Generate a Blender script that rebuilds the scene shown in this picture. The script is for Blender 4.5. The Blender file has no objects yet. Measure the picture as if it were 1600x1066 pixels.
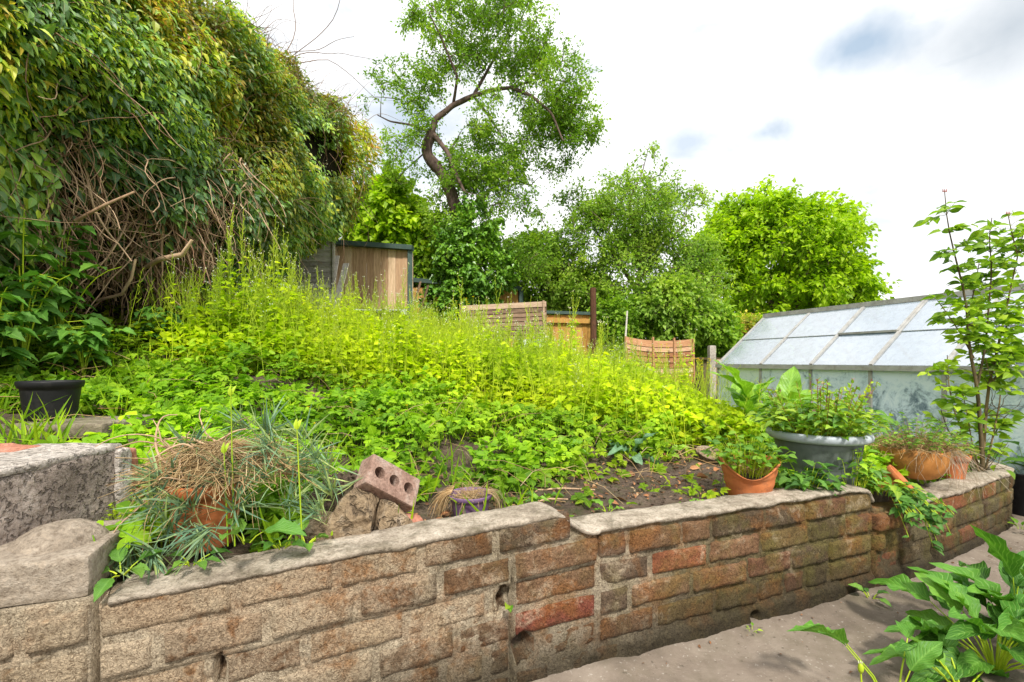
import bpy, math, random
import numpy as np
from mathutils import Vector, Matrix
R = np.random.default_rng(7)
random.seed(7)
PI = math.pi
C = bpy.context.scene.collection
F = 720.0; H = 1.1                     # focal length in photo pixels, eye height
def P(px, py, Z):                      # photo pixel + distance -> world point
    return np.array([(px-800)*Z/F, Z, H-(py-564)*Z/F])
def nrm(v):
    v = np.asarray(v, float); n = np.linalg.norm(v, axis=-1, keepdims=True); n[n < 1e-9] = 1
    return v/n
# ---------------------------------------------------------------- noise
def _h(i, j, k, s):
    n = (i*374761393 + j*668265263 + k*2147483647 + s*1274126177) & 0xFFFFFFFF
    n = ((n ^ (n >> 13))*1274126177) & 0xFFFFFFFF
    return ((n ^ (n >> 16)) & 0xFFFF)/65535.0
def vn(p, sc=1.0, seed=0):
    p = np.asarray(p, float)*sc
    f = np.floor(p).astype(np.int64); t = p-f; t = t*t*(3-2*t); r = 0
    for a in (0, 1):
        for b in (0, 1):
            for c in (0, 1):
                w = (t[..., 0] if a else 1-t[..., 0])*(t[..., 1] if b else 1-t[..., 1])*(t[..., 2] if c else 1-t[..., 2])
                r = r + w*_h(f[..., 0]+a, f[..., 1]+b, f[..., 2]+c, seed)
    return r*2-1
def fbm(p, sc=1.0, o=4, seed=0):
    r = 0; a = 1.0; t = 0
    for i in range(o):
        r = r+a*vn(p, sc*2**i, seed+i); t += a; a *= .5
    return r/t
# ---------------------------------------------------------------- mesh builder
class MB:
    def __init__(s): s.v = []; s.a = []; s.lp = []; s.ln = []; s.mi = []; s.n = 0
    def add(s, v, faces, att=None, mi=0):
        """v (n,3); faces (m,k) int array; att (n,4) = random, shade, across, along"""
        v = np.asarray(v, float).reshape(-1, 3); faces = np.asarray(faces, int)
        if att is None: att = np.tile([random.random(), 1, .5, .5], (len(v), 1))
        s.v.append(v); s.a.append(np.asarray(att, float)); s.lp.append((faces+s.n).ravel())
        s.ln.append(np.full(len(faces), faces.shape[1])); s.mi.append(np.full(len(faces), mi)); s.n += len(v)
    def grid(s, g, att=None, mi=0, wrap=False):
        """g (a,b,3)"""
        a, b = g.shape[:2]; I = np.arange(a*b).reshape(a, b)
        if wrap:
            J = np.roll(I, -1, axis=1); f = np.stack([I[:-1], J[:-1], J[1:], I[1:]], -1).reshape(-1, 4)
        else:
            f = np.stack([I[:-1, :-1], I[:-1, 1:], I[1:, 1:], I[1:, :-1]], -1).reshape(-1, 4)
        s.add(g.reshape(-1, 3), f, att, mi)
    def tube(s, pts, rad, n=5, rnd=None, mi=0, shade=1., cap=True):
        pts = np.asarray(pts, float); m = len(pts); rad = np.broadcast_to(np.asarray(rad, float), (m,))
        t = nrm(np.gradient(pts, axis=0)); ref = np.array([.31, .17, .93]); ref = ref if abs(t[0]@ref) < .9 else np.array([1., 0, 0])
        x = nrm(np.cross(t, ref)); y = np.cross(t, x); an = np.arange(n)*2*PI/n
        g = pts[:, None]+rad[:, None, None]*(np.cos(an)[None, :, None]*x[:, None]+np.sin(an)[None, :, None]*y[:, None])
        att = np.zeros((m*n, 4)); att[:, 0] = random.random() if rnd is None else rnd; att[:, 1] = shade
        att[:, 2] = np.tile(np.arange(n)/n, m); att[:, 3] = np.repeat(np.linspace(0, 1, m), n)
        s.grid(g, att, mi, wrap=True)
        if cap:
            s.add(g[-1], [list(range(n))], att[-n:], mi); s.add(g[0][::-1], [list(range(n))], att[:n], mi)
    def leaves(s, tm, pos, d, nn, size, rnd=None, shade=None, mi=0, wid=None):
        pos = np.asarray(pos, float); N = len(pos)
        if N == 0: return
        tv, tf, tu = tm
        d = nrm(np.broadcast_to(d, (N, 3))); x = nrm(np.cross(d, np.broadcast_to(nn, (N, 3)))); z = np.cross(x, d)
        size = np.broadcast_to(size, (N,)); wid = np.ones(N) if wid is None else np.broadcast_to(wid, (N,))
        V = pos[:, None]+size[:, None, None]*(tv[None, :, 0, None]*wid[:, None, None]*x[:, None]+tv[None, :, 1, None]*d[:, None]+tv[None, :, 2, None]*z[:, None])
        nv = len(tv); att = np.zeros((N, nv, 4))
        att[:, :, 0] = (R.random(N) if rnd is None else np.broadcast_to(rnd, (N,)))[:, None]
        att[:, :, 1] = (np.ones(N) if shade is None else np.broadcast_to(shade, (N,)))[:, None]
        att[:, :, 2] = tu[None, :, 0]; att[:, :, 3] = tu[None, :, 1]
        for k, fk in tf.items():
            fk = np.asarray(fk)
            s.lp.append((fk[None]+(np.arange(N)*nv)[:, None, None]+s.n).ravel()); s.ln.append(np.full(N*len(fk), k)); s.mi.append(np.full(N*len(fk), mi))
        s.v.append(V.reshape(-1, 3)); s.a.append(att.reshape(-1, 4)); s.n += N*nv
    def box(s, lo, hi, M=None, mi=0, att=None):
        lo = np.array(lo, float); hi = np.array(hi, float)
        v = np.array([[(lo, hi)[i][0], (lo, hi)[j][1], (lo, hi)[k][2]] for i in (0, 1) for j in (0, 1) for k in (0, 1)])
        if M is not None: v = v@M[0].T+M[1]
        f = [[0, 1, 3, 2], [4, 6, 7, 5], [0, 4, 5, 1], [2, 3, 7, 6], [0, 2, 6, 4], [1, 5, 7, 3]]
        s.add(v, f, att if att is None else np.tile(att, (8, 1)), mi)
    def obj(s, name, mats, parent=None, smooth=True, org=(0, 0, 0)):
        me = bpy.data.meshes.new(name)
        v = np.concatenate(s.v)-np.asarray(org, float); lp = np.concatenate(s.lp); ln = np.concatenate(s.ln); mi = np.concatenate(s.mi); a = np.concatenate(s.a)
        me.vertices.add(len(v)); me.vertices.foreach_set('co', v.ravel().astype(np.float32))
        me.loops.add(len(lp)); me.loops.foreach_set('vertex_index', lp.astype(np.int32))
        me.polygons.add(len(ln)); me.polygons.foreach_set('loop_start', np.concatenate([[0], np.cumsum(ln)[:-1]]).astype(np.int32))
        try: me.polygons.foreach_set('loop_total', ln.astype(np.int32))
        except Exception: pass
        me.update(calc_edges=True)
        me.polygons.foreach_set('material_index', mi.astype(np.int32))
        me.polygons.foreach_set('use_smooth', np.full(len(ln), bool(smooth)))
        at = me.attributes.new('rnd', 'FLOAT_COLOR', 'POINT'); at.data.foreach_set('color', a.ravel().astype(np.float32))
        for m in (mats if isinstance(mats, (list, tuple)) else [mats]): me.materials.append(m)
        me.validate(); me.update()
        o = bpy.data.objects.new(name, me); C.objects.link(o)
        if parent is not None: o.parent = parent
        else: o.location = Vector([float(q) for q in org])
        return o
def tag(o, label=None, cat=None, group=None, kind=None):
    for k, v in (('label', label), ('category', cat), ('group', group), ('kind', kind)):
        if v: o[k] = v
    return o
def thing(name, loc, label, cat, group=None, rz=0):
    o = bpy.data.objects.new(name, None); C.objects.link(o); o.location = Vector([float(q) for q in loc]); o.rotation_euler = (0, 0, rz)
    o.empty_display_size = .1
    return tag(o, label, cat, group)
def dup(root, loc, rz, sc=1., label=None, tilt=(0, 0)):
    r = root.copy(); C.objects.link(r); r.location = Vector([float(q) for q in loc]); r.rotation_euler = (tilt[0], tilt[1], rz); r.scale = (sc,)*3
    if label: r['label'] = label
    for ch in list(root.children):
        c = ch.copy(); C.objects.link(c); c.parent = r
        for g in ch.children:
            d = g.copy(); C.objects.link(d); d.parent = c
    return r
# ---------------------------------------------------------------- leaf templates
def leaf(ns=1, wid=.5, peak=.4, fold=.12, curl=.2, stalk=0., serr=0., heart=0., pw=1., wave=0., cross=1):
    """leaf along +Y, length 1, upper side +Z. ns stations, cross cells each side of the midrib"""
    if ns <= 1:
        v = np.array([[0, 0, 0], [wid/2, peak, fold], [0, 1, -curl], [-wid/2, peak, fold]]); 
        return v, {3: np.array([[0, 1, 2], [0, 2, 3]])}, np.array([[.5, 0], [1, peak], [.5, 1], [0, peak]])
    ts = np.linspace(0, 1, ns+1); V = []; U = []
    for i, t in enumerate(ts):
        w = (math.sin(PI*t**(math.log(.5)/math.log(peak))))**pw*wid/2 if 0 < t < 1 else 0.0
        if serr and 0 < t < 1: w *= 1+serr*(1 if i % 2 else -1)
        back = heart*max(0, 1-t*4)
        y = stalk+(1-stalk)*t
        for j in range(-cross, cross+1):
            q = j/cross; xx = w*q
            zz = fold*abs(q)*w*2-curl*t*t+(wave*math.sin(t*17+j*2.1)*w*abs(q) if wave else 0)
            V.append([xx, y-back*abs(q)*(1 if t > 0 else 0), zz]); U.append([.5+q/2, t])
    m = 2*cross+1; f = []
    for i in range(ns):
        for j in range(m-1):
            f.append([i*m+j, i*m+j+1, (i+1)*m+j+1, (i+1)*m+j])
    return np.array(V), {4: np.array(f)}, np.array(U)
T_d = leaf(1, .55, .42, .10, .10)
T_narrow = leaf(1, .32, .38, .07, .18)
T_m = leaf(4, .55, .38, .25, .25)
T_lance = leaf(4, .33, .33, .3, .35)
T_heart = leaf(5, .85, .33, .18, .25, serr=.06, heart=.12)
T_nettle = leaf(8, .55, .33, .22, .3, serr=.13, heart=.05)
T_dock = leaf(12, .50, .42, .20, .38, wave=.35, cross=2, pw=.75)
T_dock2 = leaf(12, .46, .45, .30, .65, wave=.45, cross=2, pw=.75)
T_rose = leaf(5, .56, .45, .25, .3, serr=.05)
T_big = leaf(14, .55, .42, .20, .35, serr=.07, cross=2, wave=.15)
T_blade = leaf(4, .05, .3, .3, .3)
def T_comp(tm, n=3, s=1.):                # compound leaf of n leaflets (palmate)
    V = []; Fc = {}; U = []; o = 0
    angs = np.linspace(-1, 1, n)*(1.15 if n > 3 else 1.25)
    for a in angs:
        v, f, u = tm; c, sn = math.cos(a), math.sin(a); k = (1-.25*abs(a)/1.2)*.62
        v2 = v.copy()*k; x = v2[:, 0]*c+v2[:, 1]*sn; y = -v2[:, 0]*sn+v2[:, 1]*c
        V.append(np.stack([x, y+.38, v2[:, 2]], 1)); U.append(u)
        for kk, ff in f.items(): Fc.setdefault(kk, []).append(ff+o)
        o += len(v)
    V.append(np.array([[-.012, 0, -.15], [.012, 0, -.15], [.008, .4, 0], [-.008, .4, 0]])); U.append(np.full((4, 2), .5)); Fc.setdefault(4, []).append(np.array([[0, 1, 2, 3]])+o)
    return np.concatenate(V), {k: np.concatenate(q) for k, q in Fc.items()}, np.concatenate(U)
T_tri = T_comp(leaf(4, .75, .55, .2, .2, serr=.12), 3)
T_pal = T_comp(leaf(3, .45, .5, .2, .25), 5)
# ---------------------------------------------------------------- materials
MATS = {}
def newmat(name):
    m = bpy.data.materials.new(name); m.use_nodes = True; nt = m.node_tree; nt.nodes.clear()
    return m, nt, nt.nodes, nt.links
def ramp(nt, cols, fac=None, interp='LINEAR'):
    r = nt.nodes.new('ShaderNodeValToRGB'); e = r.color_ramp.elements; r.color_ramp.interpolation = interp
    while len(e) < len(cols): e.new(.5)
    for i, c in enumerate(cols):
        if len(c) == 2: p, col = c
        else: p, col = i/(len(cols)-1), c
        e[i].position = p; e[i].color = (*col[:3], 1)
    if fac is not None: nt.links.new(fac, r.inputs[0])
    return r
def noise(nt, sc, det=4, rough=.6, vec=None, dist=0.):
    n = nt.nodes.new('ShaderNodeTexNoise'); n.inputs['Scale'].default_value = sc; n.inputs['Detail'].default_value = det
    n.inputs['Roughness'].default_value = rough; n.inputs['Distortion'].default_value = dist
    if vec is not None: nt.links.new(vec, n.inputs['Vector'])
    return n
def mth(nt, op, a, b=None, c=None, clamp=False):
    n = nt.nodes.new('ShaderNodeMath'); n.operation = op; n.use_clamp = clamp
    for i, q in enumerate((a, b, c)):
        if q is None: continue
        if isinstance(q, (int, float)): n.inputs[i].default_value = q
        else: nt.links.new(q, n.inputs[i])
    return n.outputs[0]
def mixc(nt, f, a, b, mode='MIX'):
    n = nt.nodes.new('ShaderNodeMix'); n.data_type = 'RGBA'; n.blend_type = mode
    for i, q in ((0, f), (6, a), (7, b)):
        if isinstance(q, (int, float)): n.inputs[i].default_value = q
        elif isinstance(q, tuple): n.inputs[i].default_value = (*q[:3], 1)
        else: nt.links.new(q, n.inputs[i])
    return n.outputs[2]
def bump(nt, h, st=.5, dist=.01, normal=None):
    b = nt.nodes.new('ShaderNodeBump'); b.inputs['Strength'].default_value = st; b.inputs['Distance'].default_value = dist
    nt.links.new(h, b.inputs['Height'])
    if normal is not None: nt.links.new(normal, b.inputs['Normal'])
    return b.outputs[0]
def wpos(nt): return nt.nodes.new('ShaderNodeNewGeometry').outputs['Position']
def opos(nt): return nt.nodes.new('ShaderNodeTexCoord').outputs['Object']
def princ(nt, col, rough=.8, spec=.3, normal=None, metal=0.):
    b = nt.nodes.new('ShaderNodeBsdfPrincipled')
    if isinstance(col, tuple): b.inputs['Base Color'].default_value = (*col, 1)
    else: nt.links.new(col, b.inputs['Base Color'])
    if isinstance(rough, (int, float)): b.inputs['Roughness'].default_value = rough
    else: nt.links.new(rough, b.inputs['Roughness'])
    b.inputs['Specular IOR Level'].default_value = spec; b.inputs['Metallic'].default_value = metal
    if normal is not None: nt.links.new(normal, b.inputs['Normal'])
    return b
def out(nt, sh):
    o = nt.nodes.new('ShaderNodeOutputMaterial'); nt.links.new(sh, o.inputs[0])
def leafmat(name, pal, trans=.35, rough=.5, big=False, spec=.3, gain=1.0, rib=.25):
    m, nt, N, L = newmat(name)
    at = N.new('ShaderNodeAttribute'); at.attribute_name = 'rnd'
    sp = N.new('ShaderNodeSeparateColor'); L.new(at.outputs['Color'], sp.inputs[0])
    oi = N.new('ShaderNodeObjectInfo')
    f = mth(nt, 'FRACT', mth(nt, 'MULTIPLY_ADD', oi.outputs['Random'], .35, sp.outputs[0]))
    r = ramp(nt, [tuple(c*gain for c in q) for q in pal], mth(nt, 'MULTIPLY', sp.outputs[0], 1.0))
    # low frequency drift of colour over the place
    ns = noise(nt, 1.3, 2, .5, wpos(nt)); col = mixc(nt, 1.0, r.outputs[0], ramp(nt, [(.35, (.72, .78, .8)), (.65, (1.22, 1.12, 1.0))], ns.outputs[0]).outputs[0], 'MULTIPLY')
    sh = N.new('ShaderNodeCombineColor')
    for i in range(3): L.new(sp.outputs[1], sh.inputs[i])
    col = mixc(nt, 1.0, col, sh.outputs[0], 'MULTIPLY')
    ac = mth(nt, 'ABSOLUTE', mth(nt, 'SUBTRACT', sp.outputs[2], .5))
    mid = mth(nt, 'SUBTRACT', 1.0, mth(nt, 'MULTIPLY', ac, 14.0), clamp=True)
    light = tuple(min(1, c*gain*1.5+.07) for c in pal[-1])
    nm = None
    if big:
        vv = mth(nt, 'SINE', mth(nt, 'MULTIPLY_ADD', at.outputs['Alpha'], 62.0, mth(nt, 'MULTIPLY', ac, -46.0)))
        vv = mth(nt, 'POWER', mth(nt, 'MULTIPLY_ADD', vv, .5, .5), 7.0)
        col = mixc(nt, mth(nt, 'MULTIPLY', vv, .30), col, light)
        nz = noise(nt, 55, 3, .6, wpos(nt))
        hh = mth(nt, 'SUBTRACT', mth(nt, 'MULTIPLY', nz.outputs[0], .6), mth(nt, 'MULTIPLY', vv, .6))
        nm = bump(nt, hh, .5, .006)
        col = mixc(nt, 1.0, col, ramp(nt, [(.3, (.75, .8, .8)), (.7, (1.15, 1.1, 1.1))], noise(nt, 18, 4, .6, wpos(nt)).outputs[0]).outputs[0], 'MULTIPLY')
    col = mixc(nt, mth(nt, 'MULTIPLY', mid, rib), col, light)
    b = princ(nt, col, rough, spec, nm)
    t = N.new('ShaderNodeBsdfTranslucent'); L.new(mixc(nt, 1.0, col, (1.15, 1.25, .55), 'MULTIPLY'), t.inputs[0])
    mx = N.new('ShaderNodeMixShader'); mx.inputs[0].default_value = trans; L.new(b.outputs[0], mx.inputs[1]); L.new(t.outputs[0], mx.inputs[2])
    out(nt, mx.outputs[0]); MATS[name] = m; return m
M_weed = leafmat('weed_leaf', [(.22, .38, .011), (.37, .55, .012), (.52, .68, .014), (.66, .76, .03)], .50, spec=.12)
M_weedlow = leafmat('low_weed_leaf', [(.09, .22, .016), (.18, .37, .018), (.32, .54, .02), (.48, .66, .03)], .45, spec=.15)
M_stem = leafmat('green_stem', [(.32, .46, .02), (.48, .62, .03)], .1, rib=0)
M_hedge = leafmat('climber_leaf', [(.08, .16, .065), (.13, .25, .06), (.22, .34, .04), (.37, .37, .04), (.46, .25, .09)], .36, .42, spec=.45, gain=1.3)
M_hedgetop = leafmat('climber_tip', [(.20, .33, .03), (.34, .42, .03), (.46, .36, .05), (.50, .21, .10)], .45, .5, gain=1.25)
M_plum = leafmat('plum_leaf', [(.09, .20, .02), (.17, .33, .025), (.27, .45, .03), (.40, .56, .06)], .45)
M_ivy = leafmat('ivy_leaf', [(.05, .15, .018), (.10, .25, .02), (.17, .36, .025), (.30, .50, .03)], .2, .38, spec=.45)
M_apple = leafmat('apple_leaf', [(.12, .25, .035), (.22, .39, .04), (.34, .51, .06), (.48, .60, .11)], .45)
M_lime = leafmat('lime_leaf', [(.15, .30, .006), (.29, .48, .008), (.42, .62, .012), (.55, .72, .03)], .5)
M_rose = leafmat('rose_leaf', [(.11, .24, .02), (.20, .36, .025), (.32, .50, .03), (.46, .62, .05)], .48, .45, spec=.3)
M_dock = leafmat('dock_leaf', [(.045, .15, .018), (.08, .24, .025), (.12, .31, .03), (.19, .38, .04)], .28, .50, True, .3)
M_balm = leafmat('balm_leaf', [(.035, .12, .018), (.06, .19, .024), (.10, .26, .03), (.15, .31, .035)], .26, .45, True, .4)
M_potgreen = leafmat('potted_leaf', [(.07, .19, .02), (.13, .30, .02), (.24, .42, .03), (.38, .50, .04)], .36, .45)
M_pink = leafmat('blue_green_blade', [(.10, .19, .13), (.15, .27, .17), (.22, .35, .20), (.32, .42, .15)], .2, .5, rib=.1)
M_straw = leafmat('dry_straw', [(.22, .12, .05), (.38, .24, .11), (.52, .36, .18), (.60, .46, .27)], .15, .8, rib=0)
M_flower = leafmat('yellow_petal', [(.75, .50, .01), (.85, .62, .02)], .3, .5, rib=0)
M_white = leafmat('white_petal', [(.75, .75, .6), (.85, .85, .75)], .3, .5, rib=0)
M_mauve = leafmat('pink_petal', [(.5, .18, .32), (.6, .28, .42)], .3, .5, rib=0)
M_litter = leafmat('dead_leaf', [(.09, .05, .03), (.20, .10, .05), (.36, .16, .07), (.40, .30, .18)], .1, .7, rib=0)
M_redbud = leafmat('red_tip', [(.28, .06, .04), (.4, .10, .06)], .2, .5, rib=0)
def barkmat(name, a, b, sc=12, st=.7):
    m, nt, N, L = newmat(name); p = wpos(nt)
    mp = N.new('ShaderNodeMapping'); mp.inputs['Scale'].default_value = (1, 1, .35); L.new(p, mp.inputs[0])
    n = noise(nt, sc, 6, .7, mp.outputs[0], .6)
    at = N.new('ShaderNodeAttribute'); at.attribute_name = 'rnd'; sp = N.new('ShaderNodeSeparateColor'); L.new(at.outputs['Color'], sp.inputs[0])
    f = mth(nt, 'ADD', mth(nt, 'MULTIPLY', n.outputs[0], .8), mth(nt, 'MULTIPLY_ADD', sp.outputs[0], .5, -.2))
    r = ramp(nt, [(.2, a), (.8, b)], f)
    out(nt, princ(nt, r.outputs[0], .85, .2, bump(nt, n.outputs[0], st, .02)).outputs[0]); return m
M_bark = barkmat('plum_bark', (.05, .033, .026), (.26, .18, .145))
M_twig = barkmat('grey_brown_twig', (.06, .045, .035), (.20, .15, .11), 30, .3)
M_vine = barkmat('dry_vine_stem', (.17, .09, .05), (.66, .47, .30), 25, .4)
M_rosestem = barkmat('rose_stem', (.07, .055, .03), (.24, .17, .08), 40, .3)
M_core = barkmat('shaded_thicket', (.006, .006, .004), (.035, .026, .016), 9, .6)  # twig mass, near-black: shade inside the hedge put into the colour
def stonemat(name, cols, sc=6, grain=90, st=.8, rough=.9, att=False, dist=.012, moss=None, white=None, pit=0):
    m, nt, N, L = newmat(name); p = wpos(nt)
    n1 = noise(nt, sc, 6, .65, p, .4); n2 = noise(nt, grain, 5, .75, p); n3 = noise(nt, sc*4.5, 4, .6, p)
    f = mth(nt, 'ADD', mth(nt, 'MULTIPLY', n1.outputs[0], .7), mth(nt, 'MULTIPLY', n3.outputs[0], .3))
    col = ramp(nt, cols, f).outputs[0]
    if att:
        a = N.new('ShaderNodeAttribute'); a.attribute_name = 'rnd'; col = mixc(nt, .7, col, a.outputs['Color'], 'MULTIPLY')
    g = ramp(nt, [(.35, (.55, .5, .45)), (.5, (1, 1, 1)), (.68, (1.35, 1.3, 1.25))], n2.outputs[0])
    col = mixc(nt, .8, col, g.outputs[0], 'MULTIPLY')
    if pit:
        pv = noise(nt, pit, 3, .6, p, .6); pm = ramp(nt, [(.36, (1, 1, 1)), (.46, (0, 0, 0))], pv.outputs[0]).outputs[0]; col = mixc(nt, mth(nt, 'MULTIPLY', pm, .5), col, tuple(c*.35 for c in (cols[0][1])))
    if moss:
        mm = ramp(nt, [(.5, (0, 0, 0)), (.68, (1, 1, 1))], noise(nt, sc*1.6, 5, .7, p).outputs[0])
        col = mixc(nt, mth(nt, 'MULTIPLY', mm.outputs[0], moss[1]), col, moss[0])
    h = mth(nt, 'ADD', n2.outputs[0], mth(nt, 'MULTIPLY', n3.outputs[0], 1.2))
    if pit: h = mth(nt, 'SUBTRACT', h, mth(nt, 'MULTIPLY', pm, 1.1))
    out(nt, princ(nt, col, rough, .25, bump(nt, h, st, dist)).outputs[0]); return m
M_soil = stonemat('dark_soil', [(.25, (.05, .035, .024)), (.5, (.135, .095, .068)), (.75, (.25, .19, .14))], 5, 60, 1., dist=.03, moss=((.05, .08, .01), .5))
def patiomat():
    m, nt, N, L = newmat('cracked_patio_concrete'); p = wpos(nt)
    n1 = noise(nt, 1.7, 6, .65, p, .4); n2 = noise(nt, 110, 5, .75, p); n3 = noise(nt, 9, 5, .65, p)
    col = ramp(nt, [(.25, (.09, .07, .052)), (.5, (.20, .16, .125)), (.75, (.30, .25, .20))], mth(nt, 'ADD', mth(nt, 'MULTIPLY', n1.outputs[0], .55), mth(nt, 'MULTIPLY', n3.outputs[0], .45))).outputs[0]
    ad = N.new('ShaderNodeMix'); ad.data_type = 'VECTOR'; ad.inputs[0].default_value = .08; L.new(p, ad.inputs[4]); L.new(noise(nt, 4, 4, .6, p).outputs['Color'], ad.inputs[5])
    v = N.new('ShaderNodeTexVoronoi'); v.feature = 'DISTANCE_TO_EDGE'; v.inputs['Scale'].default_value = 1.15; L.new(ad.outputs[1], v.inputs['Vector'])
    ck = ramp(nt, [(.0, (1, 1, 1)), (.010, (0, 0, 0))], v.outputs['Distance']).outputs[0]; ck = mth(nt, 'MULTIPLY', ck, ramp(nt, [(.56, (0, 0, 0)), (.64, (1, 1, 1))], noise(nt, 1.4, 2, .5, p).outputs[0]).outputs[0])
    col = mixc(nt, mth(nt, 'MULTIPLY', ck, .8), col, (.04, .032, .022))
    sp = ramp(nt, [(.63, (0, 0, 0)), (.68, (1, 1, 1))], noise(nt, 65, 3, .6, p).outputs[0]).outputs[0]; col = mixc(nt, mth(nt, 'MULTIPLY', sp, .55), col, (.42, .38, .33))
    sd = ramp(nt, [(.30, (1, 1, 1)), (.36, (0, 0, 0))], noise(nt, 40, 3, .6, p).outputs[0]).outputs[0]; col = mixc(nt, mth(nt, 'MULTIPLY', sd, .6), col, (.05, .04, .03))
    mo = ramp(nt, [(.5, (0, 0, 0)), (.7, (1, 1, 1))], noise(nt, 2.6, 5, .7, p).outputs[0]).outputs[0]; col = mixc(nt, mth(nt, 'MULTIPLY', mo, .5), col, (.10, .088, .05))
    h = mth(nt, 'SUBTRACT', mth(nt, 'ADD', n2.outputs[0], n3.outputs[0]), mth(nt, 'MULTIPLY', ck, 2.))
    out(nt, princ(nt, col, .85, .25, bump(nt, h, .7, .006)).outputs[0]); return m
M_patio = patiomat()
M_coping = stonemat('coping_mortar', [(.3, (.17, .135, .10)), (.43, (.34, .285, .22)), (.55, (.50, .43, .345)), (.68, (.64, .57, .48))], 8, 110, 1., dist=.012, moss=((.10, .085, .045), .7))
M_block = stonemat('rough_concrete', [(.25, (.20, .16, .135)), (.5, (.40, .33, .285)), (.72, (.60, .52, .46))], 6, 55, 1., dist=.016, pit=60)
M_blocktop = stonemat('pale_render', [(.25, (.28, .245, .21)), (.5, (.48, .43, .385)), (.75, (.64, .60, .56))], 9, 80, .9, dist=.010, pit=45)
M_cap = stonemat('weathered_cap_stone', [(.3, (.17, .135, .10)), (.5, (.33, .275, .215)), (.72, (.50, .44, .37))], 7, 80, 1., dist=.008)
M_rock = stonemat('sandstone_rock', [(.25, (.14, .095, .06)), (.5, (.34, .25, .155)), (.75, (.56, .47, .37))], 11, 60, 1., dist=.018, pit=26)
M_slab = stonemat('mossy_slab', [(.25, (.09, .075, .05)), (.5, (.2, .17, .12)), (.75, (.34, .3, .24))], 8, 70, .8, dist=.006, moss=((.07, .09, .02), .5))
M_hbrick = stonemat('grey_red_brick', [(.25, (.13, .07, .05)), (.5, (.28, .18, .14)), (.75, (.42, .34, .29))], 14, 100, .9, dist=.005)
M_wallend = stonemat('red_wall_brick', [(.25, (.25, .09, .06)), (.5, (.40, .17, .11)), (.75, (.5, .3, .24))], 14, 100, .8, dist=.004)
# brick material of the retaining wall: colour attribute carries brick base colour; alpha = mortar bloom
def brickmat():
    m, nt, N, L = newmat('weathered_brick'); p = wpos(nt)
    a = N.new('ShaderNodeAttribute'); a.attribute_name = 'rnd'
    sx = N.new('ShaderNodeSeparateXYZ'); L.new(p, sx.inputs[0])
    n1 = noise(nt, 9, 5, .65, p, .5); n2 = noise(nt, 130, 4, .7, p, 1.2); n3 = noise(nt, 28, 5, .65, p, .8)
    col = mixc(nt, 1.0, a.outputs['Color'], ramp(nt, [(.28, (.62, .60, .56)), (.5, (1, 1, 1)), (.72, (1.4, 1.42, 1.45))], n1.outputs[0]).outputs[0], 'MULTIPLY')
    # rusty stains
    st = ramp(nt, [(.50, (0, 0, 0)), (.60, (1, 1, 1))], noise(nt, 5.5, 5, .6, p, .3).outputs[0])
    col = mixc(nt, mth(nt, 'MULTIPLY', st.outputs[0], .48), col, (.27, .105, .025))
    # lime / mortar bloom, strongest at the left end (negative x)
    lf = mth(nt, 'MULTIPLY_ADD', sx.outputs[0], -.6, .34, clamp=True)
    bl = ramp(nt, [(.49, (0, 0, 0)), (.58, (1, 1, 1))], mth(nt, 'ADD', mth(nt, 'MULTIPLY', lf, .17), mth(nt, 'MULTIPLY_ADD', n3.outputs[0], .35, mth(nt, 'MULTIPLY', n1.outputs[0], .55))))
    col = mixc(nt, mth(nt, 'MULTIPLY', bl.outputs[0], .55), col, (.46, .38, .275))
    # green algae + damp at the foot
    low = mth(nt, 'MULTIPLY_ADD', sx.outputs[2], -5.0, 1.2, clamp=True)
    al = ramp(nt, [(.46, (0, 0, 0)), (.62, (1, 1, 1))], noise(nt, 7, 5, .7, p).outputs[0])
    rt = mth(nt, 'MULTIPLY_ADD', sx.outputs[0], .35, .25, clamp=True)
    col = mixc(nt, mth(nt, 'MULTIPLY', mth(nt, 'MULTIPLY', al.outputs[0], rt), .75), col, (.14, .125, .03))
    col = mixc(nt, mth(nt, 'MULTIPLY', low, mth(nt, 'MULTIPLY_ADD', n1.outputs[0], .9, .42)), col, (.038, .030, .017))
    g = ramp(nt, [(.38, (.42, .37, .31)), (.5, (1, 1, 1)), (.62, (1.4, 1.38, 1.32))], n2.outputs[0])
    col = mixc(nt, .9, col, g.outputs[0], 'MULTIPLY')
    h = mth(nt, 'MULTIPLY_ADD', n2.outputs[0], 1., mth(nt, 'MULTIPLY', n3.outputs[0], 1.1))
    out(nt, princ(nt, col, .9, .22, bump(nt, h, 1., .010)).outputs[0]); return m
M_brick = brickmat()
def potmat(name, a, b, rough=.75, spec=.3, dirt=(.1, .06, .04), dk=.5):
    m, nt, N, L = newmat(name); p = opos(nt)
    n = noise(nt, 9, 5, .65, p, .4); n2 = noise(nt, 60, 4, .7, p)
    col = ramp(nt, [(.3, a), (.7, b)], n.outputs[0]).outputs[0]
    dm = ramp(nt, [(.5, (0, 0, 0)), (.65, (1, 1, 1))], noise(nt, 14, 6, .75, p).outputs[0])
    col = mixc(nt, mth(nt, 'MULTIPLY', dm.outputs[0], dk), col, dirt)
    out(nt, princ(nt, col, rough, spec, bump(nt, n2.outputs[0], .25, .004)).outputs[0]); return m
M_terra = potmat('terracotta', (.40, .115, .035), (.58, .20, .07), dirt=(.16, .07, .04))
M_terra2 = potmat('orange_terracotta', (.42, .17, .04), (.56, .25, .07), dirt=(.18, .10, .04), dk=.6)
M_black = potmat('black_plastic', (.008, .008, .009), (.015, .015, .016), .5, .25, dirt=(.06, .055, .05), dk=.2)
M_grey = potmat('grey_green_plastic', (.085, .105, .095), (.14, .16, .145), .55, .3, dirt=(.06, .07, .05), dk=.5)
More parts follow.
